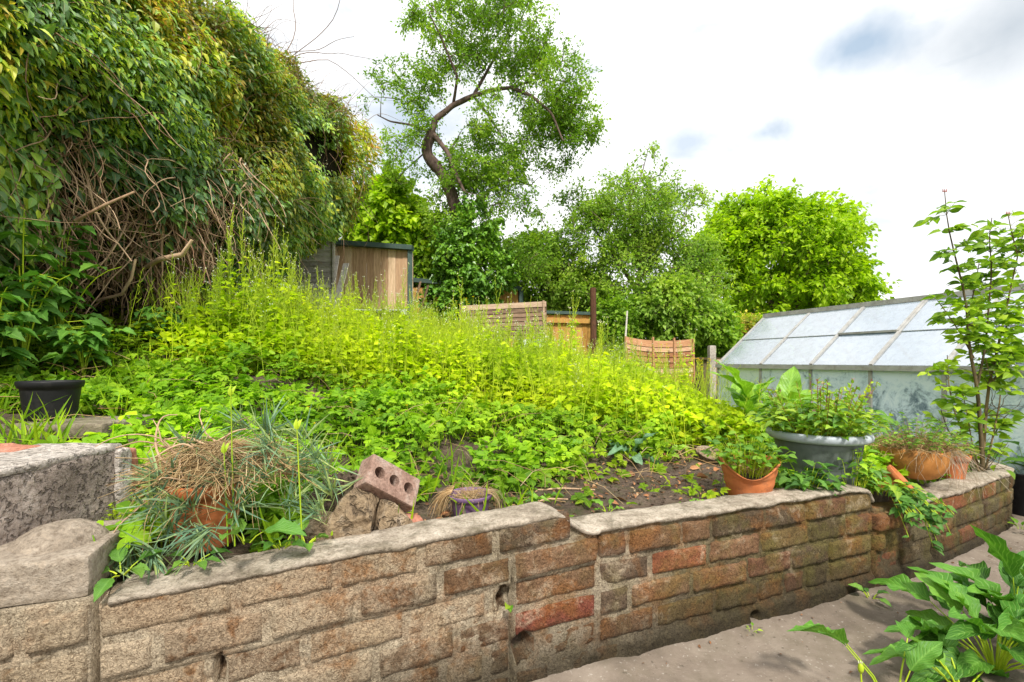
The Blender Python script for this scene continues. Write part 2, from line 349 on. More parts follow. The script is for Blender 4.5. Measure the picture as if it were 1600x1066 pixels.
M_greyrim = potmat('pale_grey_rim', (.32, .36, .40), (.45, .49, .53), .5, .4, dirt=(.25, .27, .27), dk=.4)
M_purple = potmat('purple_plastic', (.13, .07, .15), (.19, .11, .21), .5, .4, dirt=(.24, .19, .23), dk=.3)
def woodmat(name, a, b, c, vert=True, knots=True):
    m, nt, N, L = newmat(name); p = opos(nt)
    mp = N.new('ShaderNodeMapping'); mp.inputs['Scale'].default_value = (9, 9, .8) if vert else (.8, 9, 9); L.new(p, mp.inputs[0])
    at = N.new('ShaderNodeAttribute'); at.attribute_name = 'rnd'; sp = N.new('ShaderNodeSeparateColor'); L.new(at.outputs['Color'], sp.inputs[0])
    ad = N.new('ShaderNodeVectorMath'); ad.operation = 'ADD'; L.new(mp.outputs[0], ad.inputs[0])
    cb = N.new('ShaderNodeCombineXYZ'); L.new(mth(nt, 'MULTIPLY', sp.outputs[0], 37), cb.inputs[0]); L.new(mth(nt, 'MULTIPLY', sp.outputs[0], 19), cb.inputs[2]); L.new(cb.outputs[0], ad.inputs[1])
    n = noise(nt, 2.2, 6, .65, ad.outputs[0], 1.4); n2 = noise(nt, 9, 4, .6, ad.outputs[0])
    f = mth(nt, 'ADD', mth(nt, 'MULTIPLY', n.outputs[0], .75), mth(nt, 'MULTIPLY_ADD', sp.outputs[0], .5, -.12))
    col = ramp(nt, [(.15, a), (.5, b), (.85, c)], f).outputs[0]
    col = mixc(nt, .7, col, ramp(nt, [(.3, (.6, .55, .5)), (.6, (1.1, 1.1, 1.1))], n2.outputs[0]).outputs[0], 'MULTIPLY')
    out(nt, princ(nt, col, .8, .25, bump(nt, n2.outputs[0], .5, .006)).outputs[0]); return m
M_shed = woodmat('pine_board', (.36, .21, .12), (.62, .42, .26), (.74, .57, .40))
M_orange = woodmat('orange_board', (.32, .15, .035), (.50, .27, .07), (.60, .38, .14))
M_slat = woodmat('brown_slat', (.08, .05, .03), (.23, .15, .095), (.40, .29, .20), False)
M_greyslat = woodmat('grey_slat', (.34, .31, .28), (.56, .52, .48), (.7, .67, .63), False)
M_bow = woodmat('red_brown_slat', (.24, .10, .04), (.42, .22, .11), (.55, .38, .26), False)
M_dark = woodmat('dark_fence_board', (.06, .045, .02), (.14, .11, .05), (.2, .17, .09))
M_gtrim = potmat('dark_green_paint', (.035, .065, .055), (.06, .10, .085), .6, .3, dirt=(.09, .11, .09), dk=.4)
M_rust = barkmat('rusty_post', (.055, .025, .015), (.22, .10, .055), 20)
M_conc = stonemat('post_concrete', [(.25, (.24, .21, .18)), (.5, (.4, .36, .31)), (.75, (.52, .48, .43))], 6, 60, .5, dist=.005)
M_alu = potmat('aluminium_frame', (.27, .265, .25), (.42, .41, .39), .5, .5, dirt=(.2, .17, .13), dk=.6)
def glassmat(name, wash):
    m, nt, N, L = newmat(name); p = wpos(nt)
    n = noise(nt, 2.6 if wash else 1.2, 7, .75, p, 1.2); n2 = noise(nt, 14, 6, .75, p, .8)
    tr = N.new('ShaderNodeBsdfTransparent'); gl = N.new('ShaderNodeBsdfGlossy'); gl.inputs['Roughness'].default_value = .12 if not wash else .35
    df = N.new('ShaderNodeBsdfDiffuse'); tl = N.new('ShaderNodeBsdfTranslucent')
    if wash:
        f = mth(nt, 'ADD', mth(nt, 'MULTIPLY', n.outputs[0], .6), mth(nt, 'MULTIPLY', n2.outputs[0], .4))
        sxz = N.new('ShaderNodeSeparateXYZ'); L.new(p, sxz.inputs[0])
        f = mth(nt, 'SUBTRACT', f, mth(nt, 'MULTIPLY_ADD', sxz.outputs[2], .10, -.08))
        col = ramp(nt, [(.47, (.84, .95, 1.)), (.53, (.68, .82, .9)), (.59, (.30, .39, .46)), (.67, (.10, .15, .20))], f).outputs[0]; a = .95
        col2 = mixc(nt, .5, col, (.2, .24, .25))
    else:
        tr.inputs[0].default_value = (.74, .83, .90, 1); col = ramp(nt, [(.35, (.32, .38, .44)), (.6, (.55, .62, .69))], n2.outputs[0]).outputs[0]; a = .38; col2 = col
    L.new(col, df.inputs[0]); L.new(col2, tl.inputs[0])
    m1 = N.new('ShaderNodeMixShader'); m1.inputs[0].default_value = .15; L.new(df.outputs[0], m1.inputs[1]); L.new(tl.outputs[0], m1.inputs[2])
    m2 = N.new('ShaderNodeMixShader'); m2.inputs[0].default_value = a; L.new(tr.outputs[0], m2.inputs[1]); L.new(m1.outputs[0], m2.inputs[2])
    fr = N.new('ShaderNodeFresnel'); fr.inputs[0].default_value = 1.45
    m3 = N.new('ShaderNodeMixShader'); L.new(mth(nt, 'MULTIPLY_ADD', fr.outputs[0], (.25 if wash else .4), .0, clamp=True), m3.inputs[0]); L.new(m2.outputs[0], m3.inputs[1]); L.new(gl.outputs[0], m3.inputs[2])
    out(nt, m3.outputs[0]); return m
M_glass = glassmat('dusty_glass', False); M_wash = glassmat('whitewashed_glass', True)
def flat(name, col, rough=.7, spec=.3):
    m, nt, N, L = newmat(name); n = noise(nt, 30, 4, .6, opos(nt))
    c = mixc(nt, 1., col, ramp(nt, [(.3, (.75, .75, .75)), (.7, (1.2, 1.2, 1.2))], n.outputs[0]).outputs[0], 'MULTIPLY')
    out(nt, princ(nt, c, rough, spec).outputs[0]); return m
M_wire = flat('dark_wire', (.03, .03, .03), .4, .5); M_gmetal = flat('dark_green_metal', (.02, .07, .04), .4, .5)
M_cork = flat('dry_root', (.45, .36, .27), .9)
# ================================================================ world, sun, camera
sc = bpy.context.scene
W = bpy.data.worlds.new('World'); sc.world = W; W.use_nodes = True; nt = W.node_tree; nt.nodes.clear(); N = nt.nodes; L = nt.links
SUN_EL, SUN_ROT = math.radians(50), math.radians(170)
sky = N.new('ShaderNodeTexSky'); sky.sky_type = 'NISHITA'; sky.sun_disc = False; sky.sun_elevation = SUN_EL; sky.sun_rotation = SUN_ROT
tc = N.new('ShaderNodeTexCoord'); dirv = tc.outputs['Generated']
mp = N.new('ShaderNodeMapping'); mp.inputs['Scale'].default_value = (1, 1, 2.6); L.new(dirv, mp.inputs[0])
n1 = noise(nt, 2.3, 7, .55, mp.outputs[0], .35)
cl = ramp(nt, [(.33, (0, 0, 0)), (.43, (1, 1, 1))], n1.outputs[0])
cover = cl.outputs[0]; dark = None
def blob(px, py, rad, soft, sx=1., sz=1.):
    d = nrm(np.array([(px-800)/F, 1, -(py-564)/F]))
    v = N.new('ShaderNodeVectorMath'); v.operation = 'SUBTRACT'; L.new(dirv, v.inputs[0]); v.inputs[1].default_value = d
    nn = noise(nt, 5, 5, .6, dirv); vv = N.new('ShaderNodeVectorMath'); vv.operation = 'MULTIPLY'; L.new(v.outputs[0], vv.inputs[0]); vv.inputs[1].default_value = (sx, sx, sz)
    ln = N.new('ShaderNodeVectorMath'); ln.operation = 'LENGTH'; L.new(vv.outputs[0], ln.inputs[0])
    return mth(nt, 'SUBTRACT', 1., mth(nt, 'DIVIDE', mth(nt, 'SUBTRACT', mth(nt, 'MULTIPLY_ADD', nn.outputs[0], .22, ln.outputs['Value']), rad+.11-soft), soft*2), clamp=True)
bl = [mth(nt, 'MULTIPLY', blob(*a[:6]), a[6]) for a in ((1350, 72, .055, .06, 1, 2.6, .8), (1195, 208, .05, .05, 1, 3.2, .6), (1075, 222, .045, .05, 1, 2.6, .6), (628, 215, .08, .09, 1.3, 1, .65), (600, 330, .08, .09, 1.2, 1, .4), (1330, 400, .1, .12, 1, 2.5, .35), (560, 20, .09, .1, 1, 1.4, .35))]
b_ = bl[0]
for q in bl[1:]: b_ = mth(nt, 'MAXIMUM', b_, q)
cover = mth(nt, 'MULTIPLY', mth(nt, 'MAXIMUM', cover, .93), mth(nt, 'SUBTRACT', 1., b_))
n2 = noise(nt, 3.6, 6, .6, mp.outputs[0], .5)
ccol = ramp(nt, [(.28, (.74, .81, .88)), (.40, (.92, .95, .98)), (.50, (1.15, 1.15, 1.15))], n2.outputs[0]).outputs[0]
gb = mth(nt, 'MAXIMUM', blob(1575, 45, .10, .09, 1, 1.6), mth(nt, 'MULTIPLY', blob(1480, 300, .10, .12, 1, 2.2), .15))
ccol = mixc(nt, mth(nt, 'MULTIPLY', gb, .85), ccol, (.48, .54, .60))
sxyz = N.new('ShaderNodeSeparateXYZ'); L.new(dirv, sxyz.inputs[0])
bg1 = N.new('ShaderNodeBackground'); L.new(mixc(nt, .45, sky.outputs[0], (5.4, 7.5, 9.4)), bg1.inputs[0]); bg1.inputs[1].default_value = .125
bg2 = N.new('ShaderNodeBackground'); L.new(ccol, bg2.inputs[0])
L.new(mth(nt, 'MULTIPLY_ADD', mth(nt, 'SUBTRACT', sxyz.outputs[2], .55, clamp=True), 2.4, 1.16), bg2.inputs[1])   # overcast: brighter overhead
mx = N.new('ShaderNodeMixShader'); L.new(cover, mx.inputs[0]); L.new(bg1.outputs[0], mx.inputs[1]); L.new(bg2.outputs[0], mx.inputs[2])
wo = N.new('ShaderNodeOutputWorld'); L.new(mx.outputs[0], wo.inputs[0])
sl = bpy.data.lights.new('sun', 'SUN'); sl.energy = 4.9; sl.angle = math.radians(7); sl.color = (1, .95, .86)
so = bpy.data.objects.new('sun', sl); C.objects.link(so)
# Nishita: rotation 0 = +Y, clockwise seen from above
sd = Vector((math.sin(SUN_ROT)*math.cos(SUN_EL), math.cos(SUN_ROT)*math.cos(SUN_EL), math.sin(SUN_EL)))
so.rotation_euler = sd.to_track_quat('Z', 'Y').to_euler()
cd = bpy.data.cameras.new('camera'); cam = bpy.data.objects.new('camera', cd); C.objects.link(cam); sc.camera = cam
cd.sensor_width = 36; cd.lens = F/1600*36; cd.shift_y = 31/1600; cd.clip_start = .05; cd.clip_end = 3000
cam.location = (0, 0, H); cam.rotation_euler = (PI/2, 0, 0)
sc.view_settings.view_transform = 'Standard'; sc.view_settings.look = 'None'; sc.view_settings.exposure = 0; sc.view_settings.gamma = 1
try:
    sc.cycles.max_bounces = 8; sc.cycles.diffuse_bounces = 4; sc.cycles.transparent_max_bounces = 12; sc.cycles.use_denoising = True
except Exception: pass
# ================================================================ wall path
_pts = [(-2.6, .507)]
for s in np.linspace(-1.9, 1.75, 60): _pts.append((.1315+.931*s, 1.578+.365*s))
_c = [(2.06, 2.342), (2.385, 2.5), (2.70, 2.672), (3.0, 2.842), (3.22, 2.972), (3.33, 3.06), (3.385, 3.17), (3.39, 3.32), (3.35, 3.55), (3.28, 3.8)]
_pts += _c; _pts = np.array(_pts)
_ss = np.concatenate([[0], np.cumsum(np.linalg.norm(np.diff(_pts, axis=0), axis=1))]); _ss -= np.interp(.1315, _pts[:62, 0], _ss[:62])
S_END = _ss[-1]
def wpt(s):
    return np.stack([np.interp(s, _ss, _pts[:, 0]), np.interp(s, _ss, _pts[:, 1])], -1)
def wn(s):
    t = nrm(wpt(np.asarray(s)+.04)-wpt(np.asarray(s)-.04)); return np.stack([t[..., 1], -t[..., 0]], -1)
def W3(s, z, d):                       # along the wall, height, distance out of its face
    s = np.asarray(s, float); p = wpt(s)+wn(s)*np.asarray(d)[..., None]
    return np.concatenate([p, np.broadcast_to(z, s.shape)[..., None]], -1)
def sm(a, b, x): t = np.clip((x-a)/(b-a), 0, 1); return t*t*(3-2*t)
def tilt(s): return np.where(s < .1, .052*(s-.1), 0)-.012*sm(1.69, 1.76, s)
def wtop(s):
    t = np.where(s < .0, .586+.052*(s-.1), .581); t = t*(1-sm(.0, .165, s))+.502*sm(.0, .165, s)
    t = t-.012*sm(1.5, 1.7, s); return t*(1-sm(1.67, 1.76, s))+.388*sm(1.67, 1.76, s)
HOLES = [(-.095, .135, .030, .045), (-.17, .315, .018, .035), (-.975, .27, .010, .045), (2.28, .085, .03, .05), (1.735, .2, .012, .14), (-.139, .2, .007, .17), (.195, .44, .006, .06), (2.0, .30, .02, .04), (.95, .03, .02, .02), (-1.235, .35, .006, .2)]
# ---------------------------------------------------------------- the brick retaining wall
wall = thing('retaining_wall', (0, 0, 0), 'low weathered brick retaining wall with stepped mortar coping along the patio', 'wall')
mb = MB(); rr = random.Random(3)
def brick(s0, s1, z0, z1, col, dep, smooth=.0):
    nu = max(4, int((s1-s0)/.012)); nv = 9
    S, Zz = np.meshgrid(np.linspace(s0, s1, nu), np.linspace(z0, z1, nv))
    jz = rr.uniform(-.004, .004); rot = rr.uniform(-.012, .012)
    Zl = Zz+tilt(S)+(S-(s0+s1)/2)*rot+jz*.4
    e = np.minimum(np.minimum(S-s0, s1-S), np.minimum(Zz-z0, z1-Zz)); D = dep-.005*(1-np.clip(e/.006, 0, 1))**2
    edge = (np.arange(nu)[None] % (nu-1) == 0) | (np.arange(nv)[:, None] % (nv-1) == 0); D = np.where(edge, D-.035, D)
    p0 = np.stack([S, Zl, np.full_like(S, dep*40)], -1)
    D = D+(fbm(p0, 22, 3, 5)*.005+fbm(p0, 75, 2, 9)*.003)*(1-smooth)
    for hs, hz, rs, rz in HOLES: D = D-.09*np.exp(-(((S-hs)/rs)**2+((Zl-hz)/rz)**2)**2)
    ss = S+fbm(p0, 30, 2, 11)*.004*(1-smooth); zz = Zl+fbm(p0, 30, 2, 17)*.0035*(1-smooth)
    g = W3(ss, zz, D); mb.grid(g, np.tile([*col, 1.], (g.shape[0]*g.shape[1], 1)))
pal_l = [(.30, .22, .14), (.37, .28, .19), (.17, .10, .055), (.27, .17, .095), (.20, .135, .085)]
pal_m = [(.15, .09, .055), (.19, .11, .06), (.13, .09, .06), (.22, .13, .075), (.20, .11, .06)]
pal_r = [(.095, .07, .034), (.125, .09, .042), (.16, .11, .045), (.10, .07, .042), (.16, .08, .045), (.145, .12, .065)]
for k in range(-1, 5):
    z0 = .08+.1*k+.003; z1 = z0+.094
    brk = [-2.0, -1.236]+([-.138] if k <= 2 else [])+([.19] if k >= 0 else [.3])+[1.715, 2.9, S_END]
    for a, b in zip(brk[:-1], brk[1:]):
        base = .30 if b < -1.2 else (.262 if b < 1.8 else .215)
        n = max(1, round((b-a)/base)); off = .5 if (k % 2 and n > 1) else 0
        cuts = [a]; x = a+(base*.5 if off else base)*rr.uniform(.85, 1.15)
        while x < b-.07: cuts.append(x); x += base*(rr.uniform(.88, 1.15) if rr.random() < .9 else rr.uniform(.45, .6))
        cuts.append(b)
        for c0, c1 in zip(cuts[:-1], cuts[1:]):
            m_ = (c0+c1)/2
            if k == -1 and m_ > .3: continue
            if z1+float(tilt(np.array(m_))) > float(wtop(np.array(m_)))+.004: continue
            if abs((c0+c1)/2+.095) < .06 and k == 0 : c0 = -.055
            t = m_+rr.uniform(-.25, .25)
            col = rr.choice(pal_l if t < -.35 else pal_m if t < .75 else pal_r); smo = 0
            if k == 1 and c0 < 0 < c1 and c0 > -.2: col = (.22, .065, .042); smo = .7
            if rr.random() < .09 and m_ > .3: col = (.27, .10, .05); smo = .5
            dep = rr.uniform(-.004, .004)+(.013 if (k >= 3 and m_ < .19) else 0)+(.012 if (k == -1 and m_ > .2) else 0)-(.004 if k < 1 else 0)
            if k == -1 and m_ > .3: col = tuple(q*.6 for q in rr.choice(pal_r))
            if 1.72 < m_ < 2.9: dep += rr.uniform(-.012, .010)
            brick(c0+.0025, c1-.0025, z0, z1, col, dep, smo)
mb.obj('brickwork', M_brick, wall)
mb = MB()
for a, b in ((-2.0, -1.239), (-1.236, 1.735), (1.738, S_END)):
    s = np.arange(a, b+.008, .0085); nz = 66; u = np.linspace(0, 1, nz)
    S, U = np.meshgrid(s, u); T = wtop(S)-.012
    if a < -1.9: T = T*0+.522
    Zz = -.06+(T+.06)*U
    q = np.stack([S, Zz, S*0], -1)
    D = -.0062+fbm(q, 14, 4, 31)*.008+fbm(q, 50, 2, 37)*.004+0*S-.0065*sm(.0, .7, S)
    D = D+np.where((Zz > .375+tilt(S)) & (S < .19), .010, 0)+.017*(1-sm(.060, .088, Zz+fbm(q, 8, 3, 41)*.02))*sm(.25, .32, S)
    for hs, hz, rs, rz in HOLES: D = D-.12*np.exp(-(((S-hs)/rs)**2+((Zz-hz)/rz)**2)**2)
    D = np.maximum(D, -.1)
    g = W3(S, Zz, D); top = W3(S[-1:], Zz[-1:], D[-1:]*0-.12); dn = W3(S[-1:], Zz[-1:]*0-.05, D[-1:]*0-.12)
    g = np.concatenate([g, top, dn])
    cm = np.array([.36, .30, .22])*(1-sm(.1, .9, S)[..., None])+np.array([.13, .10, .055])*sm(.1, .9, S)[..., None]; cm = cm*(1-.45*(1-sm(.06, .09, Zz))*sm(.25, .32, S))[..., None]
    cm = np.concatenate([cm, cm[-1:], cm[-1:]]); at = np.concatenate([cm, np.ones(cm.shape[:2]+(1,))], -1).reshape(-1, 4)
    mb.grid(g, at)
mb.obj('mortar', M_brick, wall)
def coping(a, b, name, th=.019):
    mb = MB(); s = np.arange(a, b+.005, .010); pr = [(-.008, -1.0), (.002, -.9), (.007, -.45), (.006, -.14), (-.002, .0), (-.02, .10), (-.05, .16), (-.085, .16), (-.12, .08), (-.145, -.2), (-.15, -1.2), (-.15, -9)]
    S = np.tile(s, (len(pr), 1)); Dd = np.array([p[0] for p in pr])[:, None]+0*S; Vv = np.array([p[1] for p in pr])[:, None]*th+0*S
    q = np.stack([S, Dd, Vv], -1)
    drip = (fbm(np.stack([s, s*0, s*0], -1), 9, 4, 51)*.011)[None]*np.clip(-np.array([p[1] for p in pr]), 0, 1)[:, None]*(np.array([p[0] for p in pr]) > -.05)[:, None]
    Zz = wtop(S)+Vv+drip+fbm(q, 12, 3, 53)*.006; Dd = Dd+fbm(q, 16, 4, 57)*.007+np.where((S < .19) & (Dd > -.05), .011, 0)
    mb.grid(W3(S, Zz, Dd)); 
    for e in (0, -1): mb.add(W3(S[:, e], Zz[:, e], Dd[:, e]), [list(range(len(pr)))][0:1])
    return mb.obj(name, M_coping, wall)
coping(-1.205, 1.72, 'coping'); coping(2.06, S_END, 'coping', .026)
# ---------------------------------------------------------------- terrain
CP = np.array([(-2.2, 2.16, .84), (-1.75, 2.0, .74), (-2.3, 1.2, .8), (-3.4, 2.0, .95), (-1.25, 1.9, .60), (-.8, 1.7, .50), (-.3, 1.8, .475), (-1.0, 1.35, .47), (0, 2.0, .47), (.6, 2.2, .465), (1, 2.4, .46), (1.6, 2.4, .45), (2, 2.6, .42), (2.6, 2.9, .36), (3.1, 3.3, .34), (3.4, 4.2, .1), (3.0, 4.6, .2), (3.2, 5.4, .12), (4.5, 4.5, 0.), (5, 6, 0.), (5, 8, .2), (3, 7.5, .55), (2.2, 5.8, .42), (.3, 3.3, .62), (-1, 3.2, .76), (-2, 3.4, 1.0), (-3, 3.6, 1.18), (-4.2, 4.4, 1.3), (-5, 3.0, 1.2), (-1, 4.5, .95), (-2.2, 5., 1.22), (-3.2, 6, 1.45), (1, 4.6, .66), (1.6, 4.0, .52), (2.2, 4.2, .40), (-3.7, 9, 1.55), (-1.2, 8, 1.14), (-1.5, 6.5, 1.10), (.5, 6.5, .82), (1.2, 9, .72), (-6, 9, 1.7), (0, 12, 1.1), (5, 12, .3), (-5, 13, 1.6)])
def G(x, y):
    x = np.asarray(x, float); y = np.asarray(y, float)
    d2 = (x[..., None]-CP[:, 0])**2+(y[..., None]-CP[:, 1])**2+.06
    w = d2**-1.9; z = (w*CP[:, 2]).sum(-1)/w.sum(-1)
    return z+fbm(np.stack([x, y, x*0], -1), 1.6, 3, 71)*.035
def sdw(x, y):                           # signed distance behind the wall face (positive = bank side)
    p = np.stack([np.asarray(x, float).ravel(), np.asarray(y, float).ravel()], -1); best = np.full(len(p), 1e9); sg = np.zeros(len(p))
    pp = np.concatenate([_pts[[0]], _pts[1:60:8], _pts[60:]])
    for a, b in zip(pp[:-1], pp[1:]):
        ab = b-a; t = np.clip(((p-a)@ab)/(ab@ab), 0, 1); q = p-(a+t[:, None]*ab); d = np.linalg.norm(q, axis=1)
        c = ab[0]*(p[:, 1]-a[1])-ab[1]*(p[:, 0]-a[0]); m = d < best; best = np.where(m, d, best); sg = np.where(m, np.sign(c), sg)
    return (best*sg).reshape(np.shape(x))
def grid_sheet(name, xs, ys, zf, mat):
    X, Y = np.meshgrid(xs, ys); mb = MB(); mb.grid(np.stack([X, Y, zf(X, Y)], -1)); return tag(mb.obj(name, mat), kind='structure')
xs = np.concatenate([np.arange(-9, -3.2, .25), np.arange(-3.2, 3.8, .045), np.arange(3.8, 7, .2)]); ys = np.concatenate([np.arange(.3, 5, .045), np.arange(5, 14, .2)])
def zbank(X, Y):
    s = sdw(X, Y); z = G(X, Y)+fbm(np.stack([X, Y, X*0], -1), 9, 3, 77)*.014
    return np.where(s < .07, -.35, z)
grid_sheet('soil_bank', xs, ys, zbank, M_soil)
M_far = stonemat('rough_grass_ground', [(.3, (.04, .06, .02)), (.7, (.09, .12, .03))], 3, 30, .5)
grid_sheet('ground', np.array([-900, -60, -9, 0, 9, 60, 900.]), np.array([-300, -20, 0, 9, 20, 60, 1500.]), lambda X, Y: X*0-.08, M_far)
def zpatio(X, Y):
    q = np.stack([X, Y, X*0], -1); z = fbm(q, .9, 3, 81)*.010+fbm(q, 7, 3, 83)*.003+.02*sm(1.8, 3.2, X)
    d = -sdw(X, Y); return z+.03*np.exp(-(d/.06)**2)*(fbm(q, 5, 3, 87)*.5+.5)-.012*sm(.0, .02, fbm(q, 2.2, 2, 85)-.38)
grid_sheet('patio', np.arange(-2.5, 6, .03), np.arange(-1.5, 4.2, .03), zpatio, M_patio)
# ---------------------------------------------------------------- rough solids
def rough_box(h, r=.01, n=14, amp=.004, sc=12, seed=0, cuts=0):
    rc = np.random.default_rng(seed+900); PL = [(nrm(rc.normal(size=3)), rc.uniform(.62, .86)) for _ in range(cuts)]
    h = np.array(h, float); V = []; mbx = []
    for ax in range(3):
        for sg in (-1, 1):
            o = [i for i in range(3) if i != ax]
            na, nb = [max(4, int(n*h[i]/h.max())+3) for i in o]
            A, B = np.meshgrid(np.linspace(-1, 1, na), np.linspace(-1, 1, nb)); g = np.zeros(A.shape+(3,))
            A, B = np.sign(A)*np.abs(A)**.8, np.sign(B)*np.abs(B)**.8
            g[..., ax] = sg; g[..., o[0]] = A; g[..., o[1]] = B; g = g*h
            q = np.clip(g, -(h-r), h-r); d = g-q; ln = np.linalg.norm(d, axis=-1, keepdims=True); ln[ln < 1e-9] = 1
            nv = d/ln; g = q+nv*np.minimum(ln, r)
            for pn_, pd_ in PL:
                L_ = np.abs(pn_*h).sum()*.78; ex = np.maximum(0, g@pn_-pd_*L_); g = g-ex[..., None]*pn_*.95
            g = g+nv*(fbm(g, sc, 4, seed)[..., None]*amp)+np.stack([fbm(g, sc*.5, 2, seed+k) for k in (3, 5, 7)], -1)*amp*.7
            if (sg > 0) ^ (ax == 1): pass
            else: g = g[::-1]
            mbx.append(g)
    return mbx
def rot(rx=0, ry=0, rz=0): return np.array((Matrix.Rotation(rz, 3, 'Z') @ Matrix.Rotation(ry, 3, 'Y') @ Matrix.Rotation(rx, 3, 'X')))
def rbox(name, c, h, M, mat, parent=None, **k):
    mb = MB()
    for g in rough_box(h, **k): mb.grid(g@M.T+np.asarray(c))
    return mb.obj(name, mat, parent, org=(0, 0, 0) if parent is not None else c)
wd = np.array([.931, .365]); 
# left: return wall of rough concrete block, capped with pale render
rw = thing('block_wall', (-1.42, 1.1, .6), 'rough grey concrete block return wall with pale rendered top, left of the big terracotta pot', 'wall')
def childshift(o, root): o.location = -root.location; return o
Mz = rot(0, 0, .045)
childshift(rbox('concrete_block', (-1.42, .93, .68), (.13, .61, .125), Mz, M_block, rw, r=.012, n=60, amp=.006, sc=14), rw)
childshift(rbox('rendered_top', (-1.425, .935, .812), (.137, .62, .014), Mz, M_blocktop, rw, r=.010, n=60, amp=.006, sc=9, seed=4), rw)
childshift(rbox('brick_end', (-1.395, 1.575, .70), (.085, .045, .10), rot(0, 0, .12), M_wallend, rw, r=.012, n=16, amp=.009, sc=22), rw)
childshift(rbox('mortar_edge', (-1.322, 1.555, .68), (.022, .03, .125), rot(0, 0, .1), M_blocktop, rw, r=.012, n=20, amp=.012, sc=26), rw)
for i, (x, y, z) in enumerate([(-1.62, 1.45, .80), (-1.75, 1.32, .79), (-1.60, 1.22, .80), (-1.9, 1.5, .79)]):
    tag(rbox('loose_brick', (x, y, z), (.1, .05, .032), rot(.1*i, .05, i*1.1), M_wallend, r=.01, n=14, amp=.006, sc=20, seed=i), ['worn red brick piece lying behind the pale topped block, nearest the weeds', 'worn red brick piece half buried at the left edge behind the block', 'worn red brick piece tucked against the back of the pale top', 'flat brick fragment below the stone slab at far left'][i], 'brick', 'old bricks behind the block wall')
c = np.array([*(wpt(np.array(-1.535))+np.array([-.365, .931])*.155), .578])
tag(rbox('capstone', c, (.285, .15, .052), rot(0, .02, math.atan2(.365, .931)), M_cap, r=.010, n=40, amp=.005, sc=18, seed=9), 'long grey concrete capstone on the low wall at the lower left corner', 'capstone')
mb = MB(); uu, vv = np.meshgrid(np.linspace(-1, 1, 30), np.linspace(-1, 1, 24)); rr2 = np.clip(1-uu**2-vv**2, 0, 1)**.55
gx = np.stack([uu*.105, vv*.10, rr2*.066-.026+fbm(np.stack([uu, vv, uu*0], -1), 3, 3, 8)*.005*rr2], -1)@rot(0, 0, .55).T
mb.grid(gx); o = mb.obj('mortar_mound', M_cap); o.location = (-1.20, 1.225, .632); tag(o, 'smooth hump of cracked mortar on top of the grey capstone', 'mortar')
tag(rbox('stone_slab', (-2.15, 2.08, .80), (.40, .17, .034), rot(0, 0, .1), M_slab, r=.014, n=36, amp=.010, sc=12, seed=2), 'mossy flat stone slab step under the black pot', 'stone slab')
tag(rbox('stone', (-.625, 1.50, .545), (.085, .06, .062), rot(.3, .1, .4), M_rock, r=.03, n=26, amp=.012, sc=20, seed=3, cuts=7), 'brown earthy stone between the dry plant and the tall sandstone', 'stone')
tag(rbox('boulder', (-.515, 1.52, .572), (.085, .07, .11), rot(.1, .18, .3), M_rock, r=.012, n=44, amp=.010, sc=22, seed=25, cuts=11), 'largest of the sandstone rocks, upright and grey topped beside the hollow brick', 'rock')
tag(rbox('rock', (-.415, 1.56, .545), (.06, .055, .07), rot(.1, .5, .9), M_rock, r=.008, n=30, amp=.008, sc=25, seed=6, cuts=9), 'small angular yellow sandstone rock under the hollow brick', 'rock')
tag(rbox('brick_fragment', (-.345, 1.60, .515), (.03, .05, .035), rot(.2, .3, .5), M_wallend, r=.008, n=12, amp=.008, sc=22, seed=8), 'pink brick fragment leaning at the right of the small rock', 'brick')
# tilted hollow brick (boolean holes)
mb = MB()
for g in rough_box((.056, .105, .036), r=.005, n=18, amp=.0015, sc=20): mb.grid(g)
hb = mb.obj('hollow_brick', M_hbrick)
import bmesh
bm = bmesh.new(); bm.from_mesh(hb.data); bmesh.ops.remove_doubles(bm, verts=bm.verts, dist=.0004); bmesh.ops.recalc_face_normals(bm, faces=bm.faces); bm.to_mesh(hb.data); bm.free()
cut = bpy.data.meshes.new('cut'); bm = bmesh.new()
for yy in (-.062, 0, .062): bmesh.ops.create_cone(bm, cap_ends=True, segments=20, radius1=.021, radius2=.021, depth=.12, matrix=Matrix.Translation((0, yy, 0)))
bm.to_mesh(cut); bm.free(); co = bpy.data.objects.new('cut', cut); C.objects.link(co)
md = hb.modifiers.new('b', 'BOOLEAN'); md.operation = 'DIFFERENCE'; md.object = co; md.solver = 'EXACT'
bpy.context.view_layer.update(); dg = bpy.context.evaluated_depsgraph_get(); me = bpy.data.meshes.new_from_object(hb.evaluated_get(dg)); hb.modifiers.clear(); hb.data = me
bpy.data.objects.remove(co); me.polygons.foreach_set('use_smooth', [False]*len(me.polygons))
hb.location = (-.455, 1.60, .655); hb.rotation_euler = (math.radians(-2), math.radians(38), math.radians(60)); u_ = nrm(np.array([.66, .50, -.56])); w_ = nrm(np.cross(u_, np.cross(np.array([.70, -.50, .5]), u_))); hb.rotation_euler = Matrix(np.stack([np.cross(u_, w_), u_, w_], 1).tolist()).to_euler(); hb.location = (-.43, 1.60, .672)
tag(hb, 'hollow brick with round holes lying tilted on top of the sandstone rocks', 'brick')
